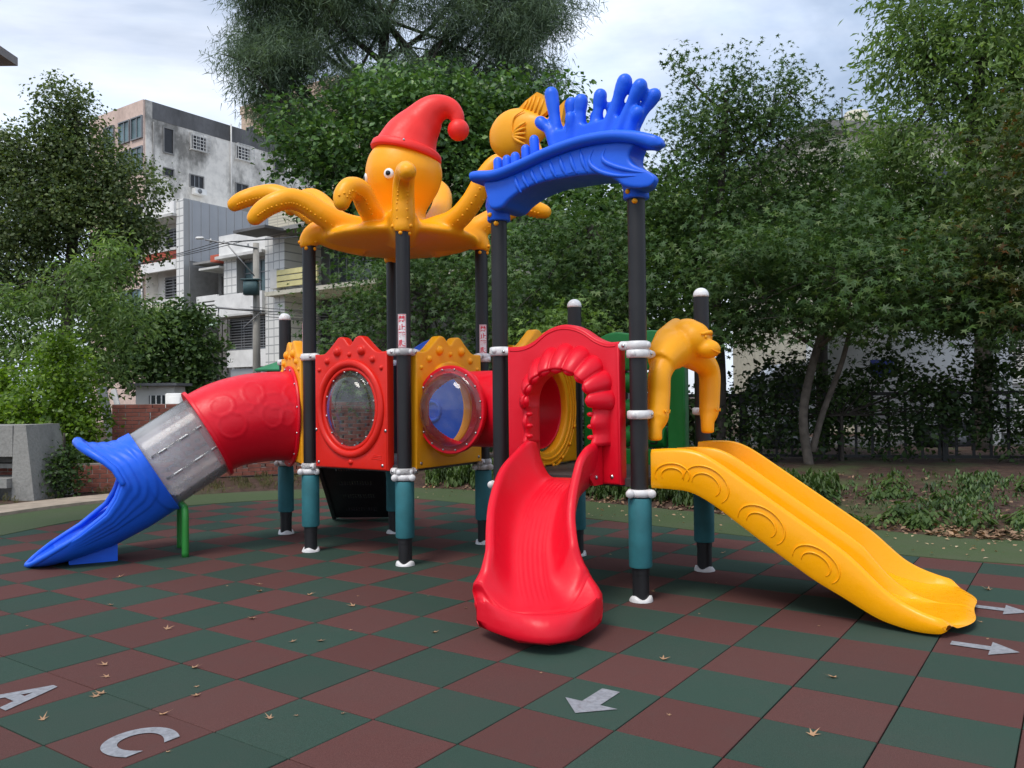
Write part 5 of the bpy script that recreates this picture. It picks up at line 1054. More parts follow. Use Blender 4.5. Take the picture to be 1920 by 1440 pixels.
mesh_obj('mortar_core', *box((1.3, 0, .25), (2.6, .185, .46)), 'mortar', lb, smooth=False, org=Z0)
# concrete bench block at the left edge
cbn = thing('concrete_bench', 'weathered grey concrete bench block with a dark slot at the left edge', 'bench', (-7.60, 12.5, 0), R(-8))
def prism(pts, y0, y1): n = len(pts); return np.array([(a, y0, b) for a, b in pts] + [(a, y1, b) for a, b in pts]), [tuple(range(n)), tuple(range(2 * n - 1, n - 1, -1))] + [(i, n + i, n + (i + 1) % n, (i + 1) % n) for i in range(n)]
V = [(.04, 0, 0), (.42, 0, 0), (.42, .9, 0), (.04, .9, 0), (.04, .05, 1.14), (.24, .05, 1.14), (.24, .8, 1.14), (.04, .8, 1.14)]
mesh_obj('end_pier', V, [(3, 2, 1, 0), (4, 5, 6, 7), (0, 1, 5, 4), (1, 2, 6, 5), (2, 3, 7, 6), (3, 0, 4, 7)], 'concrete', cbn, smooth=False, org=Z0)
mesh_obj('lintel', *box((-1.46, .38, .90), (2.99, .70, .47)), 'concrete', cbn, smooth=False, org=Z0); mesh_obj('back_slab', *box((-1.46, .70, .33), (2.99, .2, .66)), 'concrete', cbn, smooth=False, org=Z0)
mesh_obj('seat_slab', *box((-1.46, .25, .27), (2.99, .68, .14)), 'concrete', cbn, smooth=False, org=Z0); mesh_obj('seat_base', *box((-1.46, .35, .10), (2.98, .5, .2)), 'concrete', cbn, smooth=False, org=Z0); mesh_obj('step', *box((-1.6, -.25, .07), (2.8, .45, .16)), 'concrete', cbn, smooth=False, org=Z0); mesh_obj('inner_ledge', *box((-1.46, .45, .50), (2.98, .3, .07)), 'concrete', cbn, smooth=False, org=Z0)
# clutter behind the brick wall
cb_ = thing('white_cabinet', 'small white metal cabinet behind the brick wall', 'cabinet', (-7.15, 17.6, 0)); mesh_obj('body', *cbox((0, 0, .82), (.34, .3, 1.64), .02), 'white_paint', cb_, org=Z0); mesh_obj('door', *cbox((0, -.157, .82), (.30, .012, 1.5), .004), 'white_paint', cb_, org=Z0)
sh = thing('grey_shed', 'grey shed with a window frame standing behind the brick wall', 'shed', (-7.85, 18.2, 0)); mesh_obj('wall', *box((0, .3, .9), (.85, .6, 1.8)), 'dull_white', sh, smooth=False, org=Z0); mesh_obj('roof', *box((0, .25, 1.84), (1.1, .9, .06)), 'dark_parapet', sh, smooth=False, org=Z0); mesh_obj('window', *box((.1, -.01, 1.35), (.45, .03, .5)), 'window_glass', sh, smooth=False, org=Z0)
for k in range(4): mesh_obj('window_bar', *box((-.08 + k * .12, -.04, 1.35), (.025, .02, .5)), 'white_paint', sh, smooth=False, org=Z0)
pk = mesh_obj('leaning_plank', *box((-8.05, 16.6, .85), (.17, .05, 1.85), Matrix.Rotation(R(-11), 3, 'Y')), 'frame_grey', None, smooth=False); tag(pk, 'dark plank leaning behind the brick wall', 'plank')
pk = mesh_obj('leaning_board', *box((-7.85, 16.75, .85), (.10, .04, 1.8), Matrix.Rotation(R(-14), 3, 'Y')), 'white_paint', None, smooth=False); tag(pk, 'narrow white board leaning beside the dark plank', 'board')
# eave of a shelter at the top left corner
ev = thing('shelter_roof', 'grey edge of a shelter roof poking into the top left corner', 'roof', (-6.3, 8.0, 0)); mesh_obj('roof_slab', *box((-.25, -.2, 5.17), (2.48, 2.2, .09)), 'grey_render', ev, smooth=False, org=Z0); mesh_obj('column', *tube([(-.7, 0, 0), (-.7, 0, 5.1)], .12, 12), 'pole_concrete', ev, org=Z0)

# black steel fence behind the bank
basic('fence_black', (.012, .013, .013), .5, .2, .3, 5)
FA, FB = np.array([2.55, 15.6]), np.array([10.8, 13.55]); fd = (FB - FA) / np.linalg.norm(FB - FA); FL = float(np.linalg.norm(FB - FA))
fz = .26; fen = thing('steel_fence', 'black steel picket fence behind the planted bank', 'fence', (FA[0], FA[1], fz), math.atan2(fd[1], fd[0]))
mesh_obj('top_rail', *box((FL / 2, 0, 1.22), (FL, .06, .06)), 'fence_black', fen, smooth=False, org=Z0); mesh_obj('bottom_rail', *box((FL / 2, 0, .12), (FL, .05, .05)), 'fence_black', fen, smooth=False, org=Z0)
v, f = box((0, 0, .66), (.045, .028, 1.06)); pme = bpy.data.meshes.new('picket'); pme.from_pydata(v.tolist(), [], [list(q) for q in f]); pme.materials.append(MAT['fence_black']); x = .15
while x < FL: o = bpy.data.objects.new('picket', pme); o.location = (x, 0, 0); o.parent = fen; COL.objects.link(o); x += .27
for k in range(6): mesh_obj('post', *box((.02 + k * (FL - .04) / 5, 0, .6), (.09, .09, 1.36)), 'fence_black', fen, smooth=False, org=Z0)
# ================================================================== PLANTS
def leaf_mat(name, cols, trans=.35, rough=.5, back=1.25):
    m, nt, b = newmat(name); g = nd(nt, 'ShaderNodeNewGeometry')
    r = ramp(nt, g.outputs['Random Per Island'], [(i / (len(cols) - 1), c) for i, c in enumerate(cols)])
    n = noise(nt, .9, 4, .6); v = ramp(nt, n.outputs['Fac'], [(.3, (.55, .58, .6)), (.5, (1.0, 1.0, 1.0)), (.72, (1.5, 1.45, 1.3))]); c = mixc(nt, 1.0, r.outputs[0], v.outputs[0], 'MULTIPLY')
    nt.links.new(c, b.inputs['Base Color']); b.inputs['Roughness'].default_value = rough; b.inputs['Specular IOR Level'].default_value = .4
    t = nd(nt, 'ShaderNodeBsdfTranslucent'); c2 = mixc(nt, 1.0, c, (back, back * 1.05, back * .55), 'MULTIPLY'); nt.links.new(c2, t.inputs[0])
    mx_ = nd(nt, 'ShaderNodeMixShader'); mx_.inputs[0].default_value = trans; nt.links.new(b.outputs[0], mx_.inputs[1]); nt.links.new(t.outputs[0], mx_.inputs[2]); nt.links.new(mx_.outputs[0], nt.nodes['Material Output'].inputs['Surface']); return m
leaf_mat('maple_leaf', [(0.0412, 0.0894, 0.026), (0.0653, 0.133, 0.0373), (0.0932, 0.168, 0.0448), (0.0559, 0.112, 0.0373), (0.139, 0.205, 0.0559)])
leaf_mat('maple_leaf_warm', [(0.04, 0.075, 0.02), (0.06, 0.1, 0.025), (0.05, 0.085, 0.022), (0.09, 0.12, 0.03), (0.045, 0.08, 0.02), (0.07, 0.11, 0.026), (0.12, 0.14, 0.03), (0.05, 0.085, 0.022), (0.22, 0.09, 0.03)])
leaf_mat('maple_leaf_bright', [(0.101, 0.186, 0.0372), (0.152, 0.254, 0.0507), (0.203, 0.304, 0.0676)])
leaf_mat('bright_bush_leaf', [(0.0819, 0.164, 0.014), (0.129, 0.234, 0.0187), (0.187, 0.292, 0.0257), (0.0468, 0.105, 0.014)], .4, .4)
leaf_mat('ficus_leaf', [(0.0458, 0.103, 0.0344), (0.0743, 0.158, 0.0458), (0.103, 0.206, 0.0514), (0.171, 0.286, 0.0685)], .25, .38)
leaf_mat('casuarina_leaf', [(0.0826, 0.132, 0.0885), (0.118, 0.177, 0.112), (0.161, 0.23, 0.141)], .3, .6)
leaf_mat('olive_leaf', [(0.0561, 0.0935, 0.0337), (0.0935, 0.15, 0.0486), (0.178, 0.224, 0.0748), (0.0486, 0.0842, 0.0299)], .3, .5)
leaf_mat('soft_leaf', [(0.0924, 0.173, 0.0462), (0.139, 0.231, 0.0647), (0.208, 0.3, 0.0924), (0.0693, 0.127, 0.0416)], .4, .5)
leaf_mat('dark_shrub_leaf', [(0.0396, 0.0842, 0.0273), (0.0693, 0.129, 0.0347), (0.111, 0.185, 0.0446)], .25, .5)
leaf_mat('hedge_leaf', [(0.025, 0.0536, 0.0178), (0.0429, 0.0821, 0.0231), (0.0714, 0.125, 0.0305)], .25, .5)
leaf_mat('weed_leaf', [(0.054, 0.102, 0.0264), (0.084, 0.144, 0.036), (0.12, 0.18, 0.054)], .4, .5)
leaf_mat('dry_grass', [(0.16, 0.14, 0.06), (0.1, 0.12, 0.04), (0.22, 0.18, 0.09)], .3, .7)
leaf_mat('dry_leaf', [(0.45, 0.275, 0.15), (0.575, 0.4, 0.25), (0.35, 0.188, 0.1), (0.625, 0.5, 0.338)], .15, .7)
leaf_mat('litter_leaf', [(0.16, 0.09, 0.05), (0.26, 0.15, 0.09), (0.36, 0.24, 0.15), (0.1, 0.055, 0.03)], .1, .8)
basic('bark_mid', (.11, .092, .075), .9, 0, .35, 8, 25, .6, .02); basic('bark_pale', (.17, .145, .115), .9, 0, .35, 8, 25, .6, .02); basic('bark_dark', (.05, .042, .035), .95, 0, .3, 8, 25, .6, .02)
def star_template():
    V = [(0, 0, 0)]; F = []
    for k, (a, l) in enumerate(((-118, .62), (-62, .86), (0, 1.0), (62, .86), (118, .62))):
        a = R(a); tip = (l * math.sin(a), l * math.cos(a), -.10 * l); s = .155
        V += [(s * math.sin(a - R(60)) * 1.2, s * math.cos(a - R(60)) * 1.2, .02), tip, (s * math.sin(a + R(60)) * 1.2, s * math.cos(a + R(60)) * 1.2, .02)]; i = 1 + 3 * k; F += [(0, i, i + 1), (0, i + 1, i + 2)]
    return np.array(V) * .62, np.array(F)
def leaf_template(w=.36): return np.array([(0, 0, 0), (w, .5, .06), (0, 1, -.08), (-w, .5, .06)]) * 1.0, np.array([(0, 1, 2), (0, 2, 3)])
def blade_template(w=.045): return np.array([(-w, 0, 0), (w, 0, 0), (0, 1, 0)]), np.array([(0, 1, 2)])
STAR = star_template(); LEAF = leaf_template(); LONG = leaf_template(.17); BLADE = blade_template()
def scatter(pos, nrm, tng, size, tpl):
    """one small template face set for every position; nrm = leaf normal, tng = leaf axis"""
    V0, F0 = tpl; n = len(pos); nrm = nrm / np.linalg.norm(nrm, axis=1)[:, None]; tng = tng - nrm * (tng * nrm).sum(1)[:, None]; tng /= np.linalg.norm(tng, axis=1)[:, None] + 1e-9; b = np.cross(tng, nrm)
    V = pos[:, None, :] + size[:, None, None] * (V0[None, :, 0, None] * b[:, None, :] + V0[None, :, 1, None] * tng[:, None, :] + V0[None, :, 2, None] * nrm[:, None, :])
    F = F0[None] + (np.arange(n) * len(V0))[:, None, None]; return V.reshape(-1, 3), F.reshape(-1, 3)
def fast_mesh(name, V, F, mat, parent=None):
    me = bpy.data.meshes.new(name); V = np.ascontiguousarray(V, np.float32); F = np.ascontiguousarray(F, np.int32)
    me.vertices.add(len(V)); me.vertices.foreach_set('co', V.ravel()); me.loops.add(F.size); me.loops.foreach_set('vertex_index', F.ravel()); me.polygons.add(len(F)); me.polygons.foreach_set('loop_start', np.arange(0, F.size, 3, dtype=np.int32)); me.update(); me.validate()
    me.materials.append(MAT[mat]); o = bpy.data.objects.new(name, me); COL.objects.link(o)
    if parent is not None: o.parent = parent
    return o
def dirs(n, up=.15):
    d = RNG.normal(size=(n, 3)); d[:, 2] += up; return d / np.linalg.norm(d, axis=1)[:, None]
def crown_points(blobs, n, spray=.35, per=9, flat=.5, inner=.35):
    """leaf positions in sprays that fill lumpy ellipsoids; returns positions and the outward direction of each spray"""
    vol = np.array([b[3] * b[4] * b[5] for b in blobs]) ** .67; vol /= vol.sum(); P = []; D = []
    for b, w in zip(blobs, vol):
        m = max(6, int(n * w / per)); d = dirs(m, .12); ph = RNG.uniform(0, 6.28, 6); kk = RNG.normal(size=(6, 3)) * 2.6
        lump = 1 + .13 * np.sin(d @ kk.T + ph).sum(1) / 1.6
        rad = np.where(RNG.random(m) < inner, RNG.uniform(.25, .85, m), RNG.uniform(.82, 1.06, m)) * lump
        c = np.array(b[:3]) + d * rad[:, None] * np.array(b[3:6])
        ax_ = d * np.array([1, 1, .5]) + RNG.normal(size=(m, 3)) * .45 + np.array([0, 0, -.05]); ax_ /= np.linalg.norm(ax_, axis=1)[:, None]
        t = RNG.uniform(-1, .5, (m, per)); j = RNG.normal(size=(m, per, 3)) * np.array([1, 1, flat]) * spray * .33
        P.append((c[:, None] + ax_[:, None] * t[..., None] * spray + j).reshape(-1, 3)); D.append(np.repeat(ax_, per, axis=0))
    return np.concatenate(P), np.concatenate(D)
def limbs(trunk, blobs, r0, seed=0, twigs=3):
    """trunk path, then a limb to every blob and a few twigs in it"""
    rr = random.Random(seed); parts = [tube(catmull(trunk, 5), [r0, r0 * .85, r0 * .6], 10)]; tp_ = np.array(trunk[-1]); tl = catmull(trunk, 5)
    for b in blobs:
        c = np.array(b[:3]); i = min(range(len(tl)), key=lambda k: abs(tl[k][2] - (c[2] - np.hypot(c[0] - tl[k][0], c[1] - tl[k][1]) * 1.0)) + (0 if k > len(tl) * .55 else 9)); a = tl[i]; mid = (a + c) / 2 + np.array([rr.uniform(-.2, .2), rr.uniform(-.2, .2), -.08 * np.linalg.norm(c - a)])
        if c[2] - a[2] > .75 * np.hypot(*(c - a)[:2]): parts.append(tube(catmull([a, mid, c], 5), [r0 * .42, r0 * .28, r0 * .12], 7))
        else: a = tl[-1]; parts.append(tube(catmull([a, (a + c) / 2 + np.array([0, 0, .12]), c], 5), [r0 * .25, r0 * .18, r0 * .08], 6))
        for _ in range(twigs): d = unit((rr.gauss(0, 1), rr.gauss(0, 1), rr.gauss(.3, .7))); parts.append(tube([c - d * .1, c + d * np.array(b[3:6]) * .45 + (0, 0, .05), c + d * np.array(b[3:6]) * .9], [r0 * .14, r0 * .09, r0 * .03], 5))
    return join(*parts)
def tree(name, label, cat, base, trunk, blobs, n, size, tpl, leaf, bark, r0, group=None, spray=.4, per=9, flat=.5, droop=.25, nup=.8, seed=1, extra_trunks=(), inner=.35):
    """coordinates of trunk and blobs are relative to the base"""
    o = thing(name, label, cat, base, 0, group); P, D = crown_points(blobs, n, spray, per, flat, inner); m = len(P)
    nr = RNG.normal(size=(m, 3)) * .55 + np.array([0, 0, nup]) + D * .35; tg = D + RNG.normal(size=(m, 3)) * .6 + np.array([0, 0, -droop]); sz = size * RNG.uniform(.45, 1.4, m)
    V, F = scatter(P, nr, tg, sz, tpl); fast_mesh('crown', V, F, leaf, o)
    L = [limbs(trunk, blobs, r0, seed)] + [tube(catmull(t, 5), [r, r * .8, r * .5], 9) for t, r in extra_trunks]
    mesh_obj('trunk', *join(*L), bark, o, org=(0, 0, 0)); return o

# --- right hand side: maples along the fence
GM = 'star leaved maples behind the play area'
tree('maple_tree', 'maple with a pale twin trunk standing behind the yellow slide', 'tree', (5.05, 14.1, .2), [(0, 0, 0), (-.1, .0, .9), (.05, .0, 1.7), (.35, .1, 2.6), (.5, .1, 3.4)],
     [(-1.2, -.6, 3.4, 1.3, 1.4, .75), (.4, -1.0, 3.1, 1.5, 1.5, .8), (2.0, -.9, 3.0, 1.4, 1.5, .8), (.6, .2, 4.0, 1.7, 1.5, .8), (-1.4, .2, 2.6, 1.1, 1.1, .5), (3.2, -.4, 3.4, 1.2, 1.3, .8), (1.3, -1.2, 2.5, 1.3, 1.0, .45), (-.4, -1.1, 2.45, .9, .9, .4), (2.6, -1.2, 2.3, .9, .9, .4), (-1.9, -.5, 2.2, .8, .8, .3), (.9, .6, 2.5, 2.0, .8, .4), (3.4, .2, 2.5, 1.2, .8, .5)], 19000, .15, STAR, 'maple_leaf', 'bark_mid', .085, GM, .62, 26, .20, seed=3, extra_trunks=(([(0.05, 0, .3), (.25, .05, .95), (.62, .05, 1.9), (.9, .1, 3.0)], .062),))
tree('maple_tree', 'tall slender maple with wispy top shoots behind the monkey arch', 'tree', (3.75, 15.0, .2), [(0, 0, 0), (.05, 0, 1.6), (0, .1, 3.4), (.1, 0, 5.2), (.2, 0, 6.6)],
     [(-.4, 0, 3.8, 1.1, 1.1, 1.0), (.3, .1, 5.0, 1.25, 1.1, 1.0), (1.3, .2, 4.6, 1.2, 1.1, .95), (-.3, .1, 6.0, .8, .8, .8), (1.0, 0, 6.2, .85, .8, .8), (-.5, 0, 7.1, .26, .3, .75), (.4, 0, 6.9, .55, .5, .6), (1.4, .1, 6.8, .35, .35, .85), (.4, .2, 6.1, 1.2, .9, .8), (2.0, .1, 5.9, .5, .5, .8), (1.3, -.2, 3.6, 1.0, 1.0, .7), (2.0, .2, 5.2, .8, .8, .7), (-.9, .2, 5.0, .7, .7, .7)], 22000, .12, STAR, 'maple_leaf', 'bark_dark', .09, GM, .45, 16, .35, seed=4)
tree('maple_tree', 'huge light green tree filling the top right corner', 'tree', (9.6, 17.0, .1), [(0, 0, 0), (.1, 0, 3), (0, .1, 6), (.2, 0, 8.5)],
     [(-.4, -.2, 5.6, 2.0, 1.8, 1.5), (.9, 0, 7.6, 2.0, 1.8, 1.6), (-.9, .1, 8.3, 1.3, 1.3, 1.2), (.4, .2, 9.6, 1.9, 1.6, 1.3), (2.4, -.3, 6.0, 2.0, 1.7, 1.8), (-1.8, 0, 6.2, 1.0, 1.0, .9), (2.6, 0, 9.0, 1.7, 1.6, 1.5)], 44000, .16, LONG, 'soft_leaf', 'bark_dark', .18, None, .5, 10, .6, .7, .5, seed=5)
tree('maple_tree', 'maple with red young leaf tips at the right edge', 'tree', (8.6, 13.0, .3), [(0, 0, 0), (-.1, 0, 1.6), (-.2, -.1, 3.2), (-.2, 0, 5.0)],
     [(-.6, -.5, 3.6, 1.5, 1.4, .8), (-.4, -.3, 4.8, 1.2, 1.2, 1.0), (.6, -.6, 5.5, 1.3, 1.2, .9), (-1.4, -.3, 2.9, 1.1, 1.1, .55), (.9, -.8, 3.2, 1.4, 1.2, .8), (-.2, -.9, 2.6, 1.3, 1.0, .5)], 11000, .145, STAR, 'maple_leaf_warm', 'bark_dark', .1, GM, .62, 26, .20, seed=6)
tree('maple_tree', 'dark maple between the wave roof and the monkey arch', 'tree', (1.5, 15.4, .2), [(0, 0, 0), (.05, 0, 1.5), (-.1, .1, 3.2), (0, 0, 4.5)],
     [(-.9, -.3, 3.3, 1.4, 1.3, .9), (.6, -.3, 3.2, 1.4, 1.3, .9), (-.2, 0, 4.3, 1.4, 1.2, .9), (1.5, 0, 4.2, 1.2, 1.1, .9), (-1.5, .1, 2.5, 1.0, 1.0, .5), (.3, -.6, 2.4, 1.3, 1.0, .5)], 13500, .135, STAR, 'maple_leaf', 'bark_dark', .1, GM, .62, 26, .20, seed=7)
tree('maple_tree', 'low dark maple seen below the octopus between its posts', 'tree', (-1.7, 16.6, .1), [(0, 0, 0), (.05, 0, 1.2), (-.1, .1, 2.4), (0, 0, 3.4)],
     [(-1.3, -.3, 2.9, 1.2, 1.2, .9), (.2, -.3, 3.0, 1.4, 1.3, 1.0), (1.3, -.1, 2.8, 1.2, 1.2, .9), (-.5, 0, 3.9, 1.2, 1.1, .7), (1.0, .1, 4.0, 1.2, 1.1, .8), (-1.2, -.4, 1.9, 1.2, 1.0, .6), (.5, -.5, 1.8, 1.4, 1.0, .6)], 13000, .13, STAR, 'maple_leaf', 'bark_dark', .1, GM, .62, 26, .20, seed=8)
tree('maple_tree', 'small bright yellow green maple above the red arch panel', 'tree', (.75, 12.9, .15), [(0, 0, 0), (.02, 0, .9), (0, 0, 1.8)],
     [(-.25, -.1, 2.25, .55, .5, .35), (.35, 0, 2.4, .6, .5, .35), (.05, 0, 2.0, .7, .5, .3)], 1500, .115, STAR, 'maple_leaf_bright', 'bark_dark', .035, GM, .3, 8, .4, seed=9)
GB = 'broad dark trees of the back row'
tree('broadleaf_tree', 'dark back row tree behind the wave roof', 'tree', (2.6, 19.5, 0), [(0, 0, 0), (0, 0, 2.5), (.1, 0, 5.0)], [(-1.4, 0, 4.6, 1.7, 1.4, 1.3), (.5, 0, 4.8, 1.8, 1.5, 1.5), (-.6, 0, 6.0, 1.5, 1.3, 1.1), (1.8, 0, 5.8, 1.5, 1.3, 1.3), (-.2, -.3, 3.2, 2.4, 1.2, .9)], 15000, .18, LEAF, 'ficus_leaf', 'bark_dark', .15, GB, .45, 9, .6, seed=10)
tree('broadleaf_tree', 'dark back row tree behind the twin trunked maple', 'tree', (6.9, 18.4, 0), [(0, 0, 0), (0, 0, 2.5), (.1, 0, 4.8)], [(-1.6, 0, 4.4, 1.6, 1.3, 1.2), (.3, 0, 4.5, 1.7, 1.4, 1.2), (1.7, 0, 5.0, 1.5, 1.3, 1.3), (-.7, 0, 5.4, 1.3, 1.2, .8), (2.6, 0, 3.9, 1.5, 1.2, 1.0)], 18000, .17, LEAF, 'maple_leaf', 'bark_dark', .15, GB, .45, 9, .6, seed=11)
# --- centre: casuarina with a broadleaf tree in front of it
o = thing('casuarina_tree', 'tall feathery grey green casuarina rising behind the octopus', 'tree', (-3.95, 25.0, 0))
cb = [(-3.4, 0, 11.2, 1.7, 1.6, 1.9), (-1.6, .2, 12.6, 2.3, 1.9, 2.2), (.6, 0, 12.2, 2.5, 1.9, 2.6), (2.8, .2, 13.0, 2.2, 1.8, 2.2), (4.4, 0, 12.6, 1.6, 1.5, 1.7), (-.4, 0, 9.6, 2.6, 1.8, 1.9), (2.2, 0, 10.2, 2.2, 1.7, 1.8), (-3.0, .1, 13.6, 1.6, 1.5, 1.3), (0, 0, 14.6, 3.5, 2, 1.6), (4.0, .2, 14.6, 1.6, 1.5, 1.2)]
cs_ = [(b[0] + random.uniform(-.8, .8) * b[3], b[1] + random.uniform(-.8, .8) * b[4], b[2] + random.uniform(-.85, .8) * b[5], random.uniform(.55, 1.0), random.uniform(.55, 1.0), random.uniform(.45, .8)) for b in cb for _ in range(13)]
P, D = crown_points(cs_, 210000, .5, 24, .8, .4); m = len(P); tg = D * .35 + RNG.normal(size=(m, 3)) * .35 + np.array([0, 0, -.55]); V, F = scatter(P, RNG.normal(size=(m, 3)), tg, RNG.uniform(.14, .34, m), BLADE); fast_mesh('crown', V, F, 'casuarina_leaf', o)
mesh_obj('trunk', *limbs([(0, 0, 0), (.1, 0, 5), (0, 0, 9), (.2, 0, 13)], cb + cs_[::5], .24, 12, 2), 'bark_dark', o, org=(0, 0, 0))
tree('ficus_tree', 'dense dark green broadleaf tree directly behind the octopus', 'tree', (-2.4, 21.6, 0), [(0, 0, 0), (.1, 0, 3), (0, 0, 6), (.2, 0, 8)],
     [(-2.9, -.2, 8.3, 1.2, 1.2, .9), (-1.5, 0, 7.3, 1.6, 1.5, 1.2), (-2.2, -.2, 6.3, 1.1, 1.1, .75), (.2, -.2, 8.0, 1.9, 1.7, 1.5), (1.9, 0, 8.8, 1.8, 1.6, 1.1), (3.3, -.1, 8.9, 1.1, 1.1, .75), (-.3, 0, 9.3, 1.7, 1.5, .8), (1.2, 0, 6.7, 1.9, 1.6, 1.3), (-.8, -.2, 5.7, 1.5, 1.3, .8), (2.6, 0, 7.6, 1.3, 1.3, 1.0), (.6, 0, 5.2, 1.7, 1.4, .8), (3.9, 0, 8.1, .6, .7, .45)], 38000, .15, LEAF, 'ficus_leaf', 'bark_dark', .26, None, .42, 9, .6, seed=13)
# --- left
tree('broadleaf_tree', 'big dark tree with pale tipped crown at the left edge', 'tree', (-14.4, 26.5, 0), [(0, 0, 0), (.1, 0, 3), (.3, 0, 6), (.5, 0, 10.5)],
     [(.2, 0, 10.7, .8, .8, 1.2), (.1, 0, 9.4, 1.6, 1.4, 1.1), (-1.4, 0, 8.4, 1.7, 1.5, 1.3), (1.6, 0, 8.3, 1.4, 1.4, 1.2), (.2, -.3, 7.3, 2.0, 1.6, 1.2), (-1.8, 0, 6.4, 1.7, 1.5, 1.1), (2.2, 0, 6.8, 1.1, 1.2, .75), (1.2, 0, 5.5, 1.2, 1.2, .6), (-.8, 0, 4.9, 1.7, 1.3, .8), (-2.4, 0, 9.2, 1.2, 1.2, 1.0)], 60000, .12, LEAF, 'olive_leaf', 'bark_dark', .22, None, .5, 10, .6, .35, .6, seed=14)
tree('young_tree', 'loose light green tree with drooping leaves below the big left tree', 'tree', (-9.6, 17.6, 0), [(0, 0, 0), (.1, 0, 1.3), (.2, 0, 2.6), (.1, 0, 4.2)],
     [(-.8, 0, 3.4, .9, .8, .7), (.5, 0, 3.9, .8, .8, .8), (1.1, 0, 4.6, .4, .5, .5), (1.2, 0, 3.2, .9, .8, .6), (-.3, -.2, 2.5, 1.2, .9, .6), (-1.5, 0, 2.7, .9, .8, .6), (-1.6, 0, 3.6, .5, .5, .4), (.6, 0, 2.2, 1.0, .8, .5)], 11000, .14, LONG, 'soft_leaf', 'bark_dark', .07, None, .42, 8, .6, .6, .5, seed=15)
tree('dark_shrub', 'rounded dark green shrub tree in front of the white houses', 'tree', (-8.75, 20.6, 0), [(0, 0, 0), (.05, 0, 1.0), (0, 0, 2.4)],
     [(-.9, 0, 2.9, 1.0, .9, .8), (.3, 0, 3.1, 1.1, .9, .75), (.95, 0, 2.6, .65, .8, .6), (-.2, -.2, 2.2, 1.4, .9, .7), (.75, -.1, 2.0, .7, .8, .45), (-1.2, 0, 3.7, .8, .7, .5), (.5, 0, 3.5, .8, .7, .4)], 15000, .12, LEAF, 'dark_shrub_leaf', 'bark_dark', .08, None, .32, 9, .6, seed=16)
def bush(name, label, base, blobs, n, size, leaf, seed, group=None): return tree(name, label, 'bush', base, [(0, 0, 0), (0, 0, .4), (.02, 0, 1.0)], blobs, n, size, LEAF, leaf, 'bark_dark', .03, group, .2, 9, .8, -.3, .6, seed=seed, inner=.2)
bush('bright_bush', 'bright yellow green bush beside the concrete bench', (-7.75, 14.0, 0), [(-.2, 0, .7, .85, .7, .55), (-.1, 0, 1.35, .85, .65, .5), (.15, 0, 1.95, .55, .5, .42), (.1, 0, 2.4, .3, .3, .33), (.35, -.1, 1.1, .55, .55, .5), (.35, -.2, .5, .5, .5, .4), (-.65, 0, 1.2, .4, .4, .4)], 15500, .075, 'bright_bush_leaf', 17)
bush('bright_bush', 'second bright bush cut off by the left edge of the picture', (-9.15, 14.6, 0), [(0, 0, .8, .7, .6, .6), (0, 0, 1.5, .6, .5, .45), (.1, 0, 1.9, .4, .4, .25)], 6000, .075, 'bright_bush_leaf', 18)
bush('ivy_clump', 'dark leafy clump growing over the low brick wall', (-7.0, 12.9, 0), [(0, 0, .25, .28, .25, .3), (.05, 0, .55, .22, .2, .22)], 1200, .07, 'dark_shrub_leaf', 19)
# hedge grown through the fence
hb_ = []
for k in range(26):
    t = (k + .5) / 26; p = FA + fd * FL * t * .80; hb_.append((p[0] - 5.8, p[1] - 14.6 + random.uniform(-.25, .25), random.uniform(.55, 1.0), .48, .36, .60))
    if 5 < k < 24: hb_.append((p[0] - 5.8, p[1] - 14.6, 1.25 + .45 * math.sin(k * .5) ** 2, .45, .36, .42))
tree('hedge', 'dark overgrown hedge along the black fence', 'hedge', (5.8, 14.6, .2), [(0, 0, 0), (0, 0, .5), (0, 0, .9)], hb_, 13500, .095, LEAF, 'hedge_leaf', 'bark_dark', .04, None, .3, 9, .8, seed=20)
stems = [tube([(p[0], p[1], .15), (p[0] + random.uniform(-.15, .15), p[1], .9), (p[0] + random.uniform(-.4, .4), p[1], 1.7)], [.035, .028, .012], 6) for p in [FA + fd * FL * t + np.array([0, -.25]) for t in np.linspace(.03, .97, 24)]]
bo = tree('fence_shrub', 'dark leafy shrub strip at the foot of the fence left of the hedge', 'bush', (1.6, 15.6, .2), [(0, 0, 0), (0, 0, .4), (0, 0, .8)], [(-2.6 + k * .55, random.uniform(-.2, .3), random.uniform(.4, .75), .5, .4, .55) for k in range(9)], 5000, .10, LEAF, 'hedge_leaf', 'bark_dark', .03, None, .3, 9, .8, seed=22)
# --- weeds and ground litter
def sprouts(n, area, hmin, hmax, per, wid, leaf, name, zf=None, upz=.7):
    """low plants: rosettes of upright blades; area() gives a point"""
    P = []; T = []; N = []; S = []
    for _ in range(n):
        x, y = area(); z = ground_z(x, y) if zf is None else zf(x, y); h = random.uniform(hmin, hmax); k = per
        a = RNG.uniform(0, 6.28, k); lean = RNG.uniform(.15, .9, k); up_ = RNG.uniform(0, .7, k) * h
        P.append(np.c_[np.full(k, x) + .03 * np.cos(a), np.full(k, y) + .03 * np.sin(a), z + up_]); T.append(np.c_[np.cos(a) * lean, np.sin(a) * lean, np.ones(k) * upz]); N.append(np.c_[np.cos(a), np.sin(a), np.full(k, .5)]); S.append(np.full(k, min(h * .5, .13)) * RNG.uniform(.6, 1.2, k))
    V, F = scatter(np.concatenate(P), np.concatenate(N), np.concatenate(T), np.concatenate(S), leaf_template(wid)); return V, F
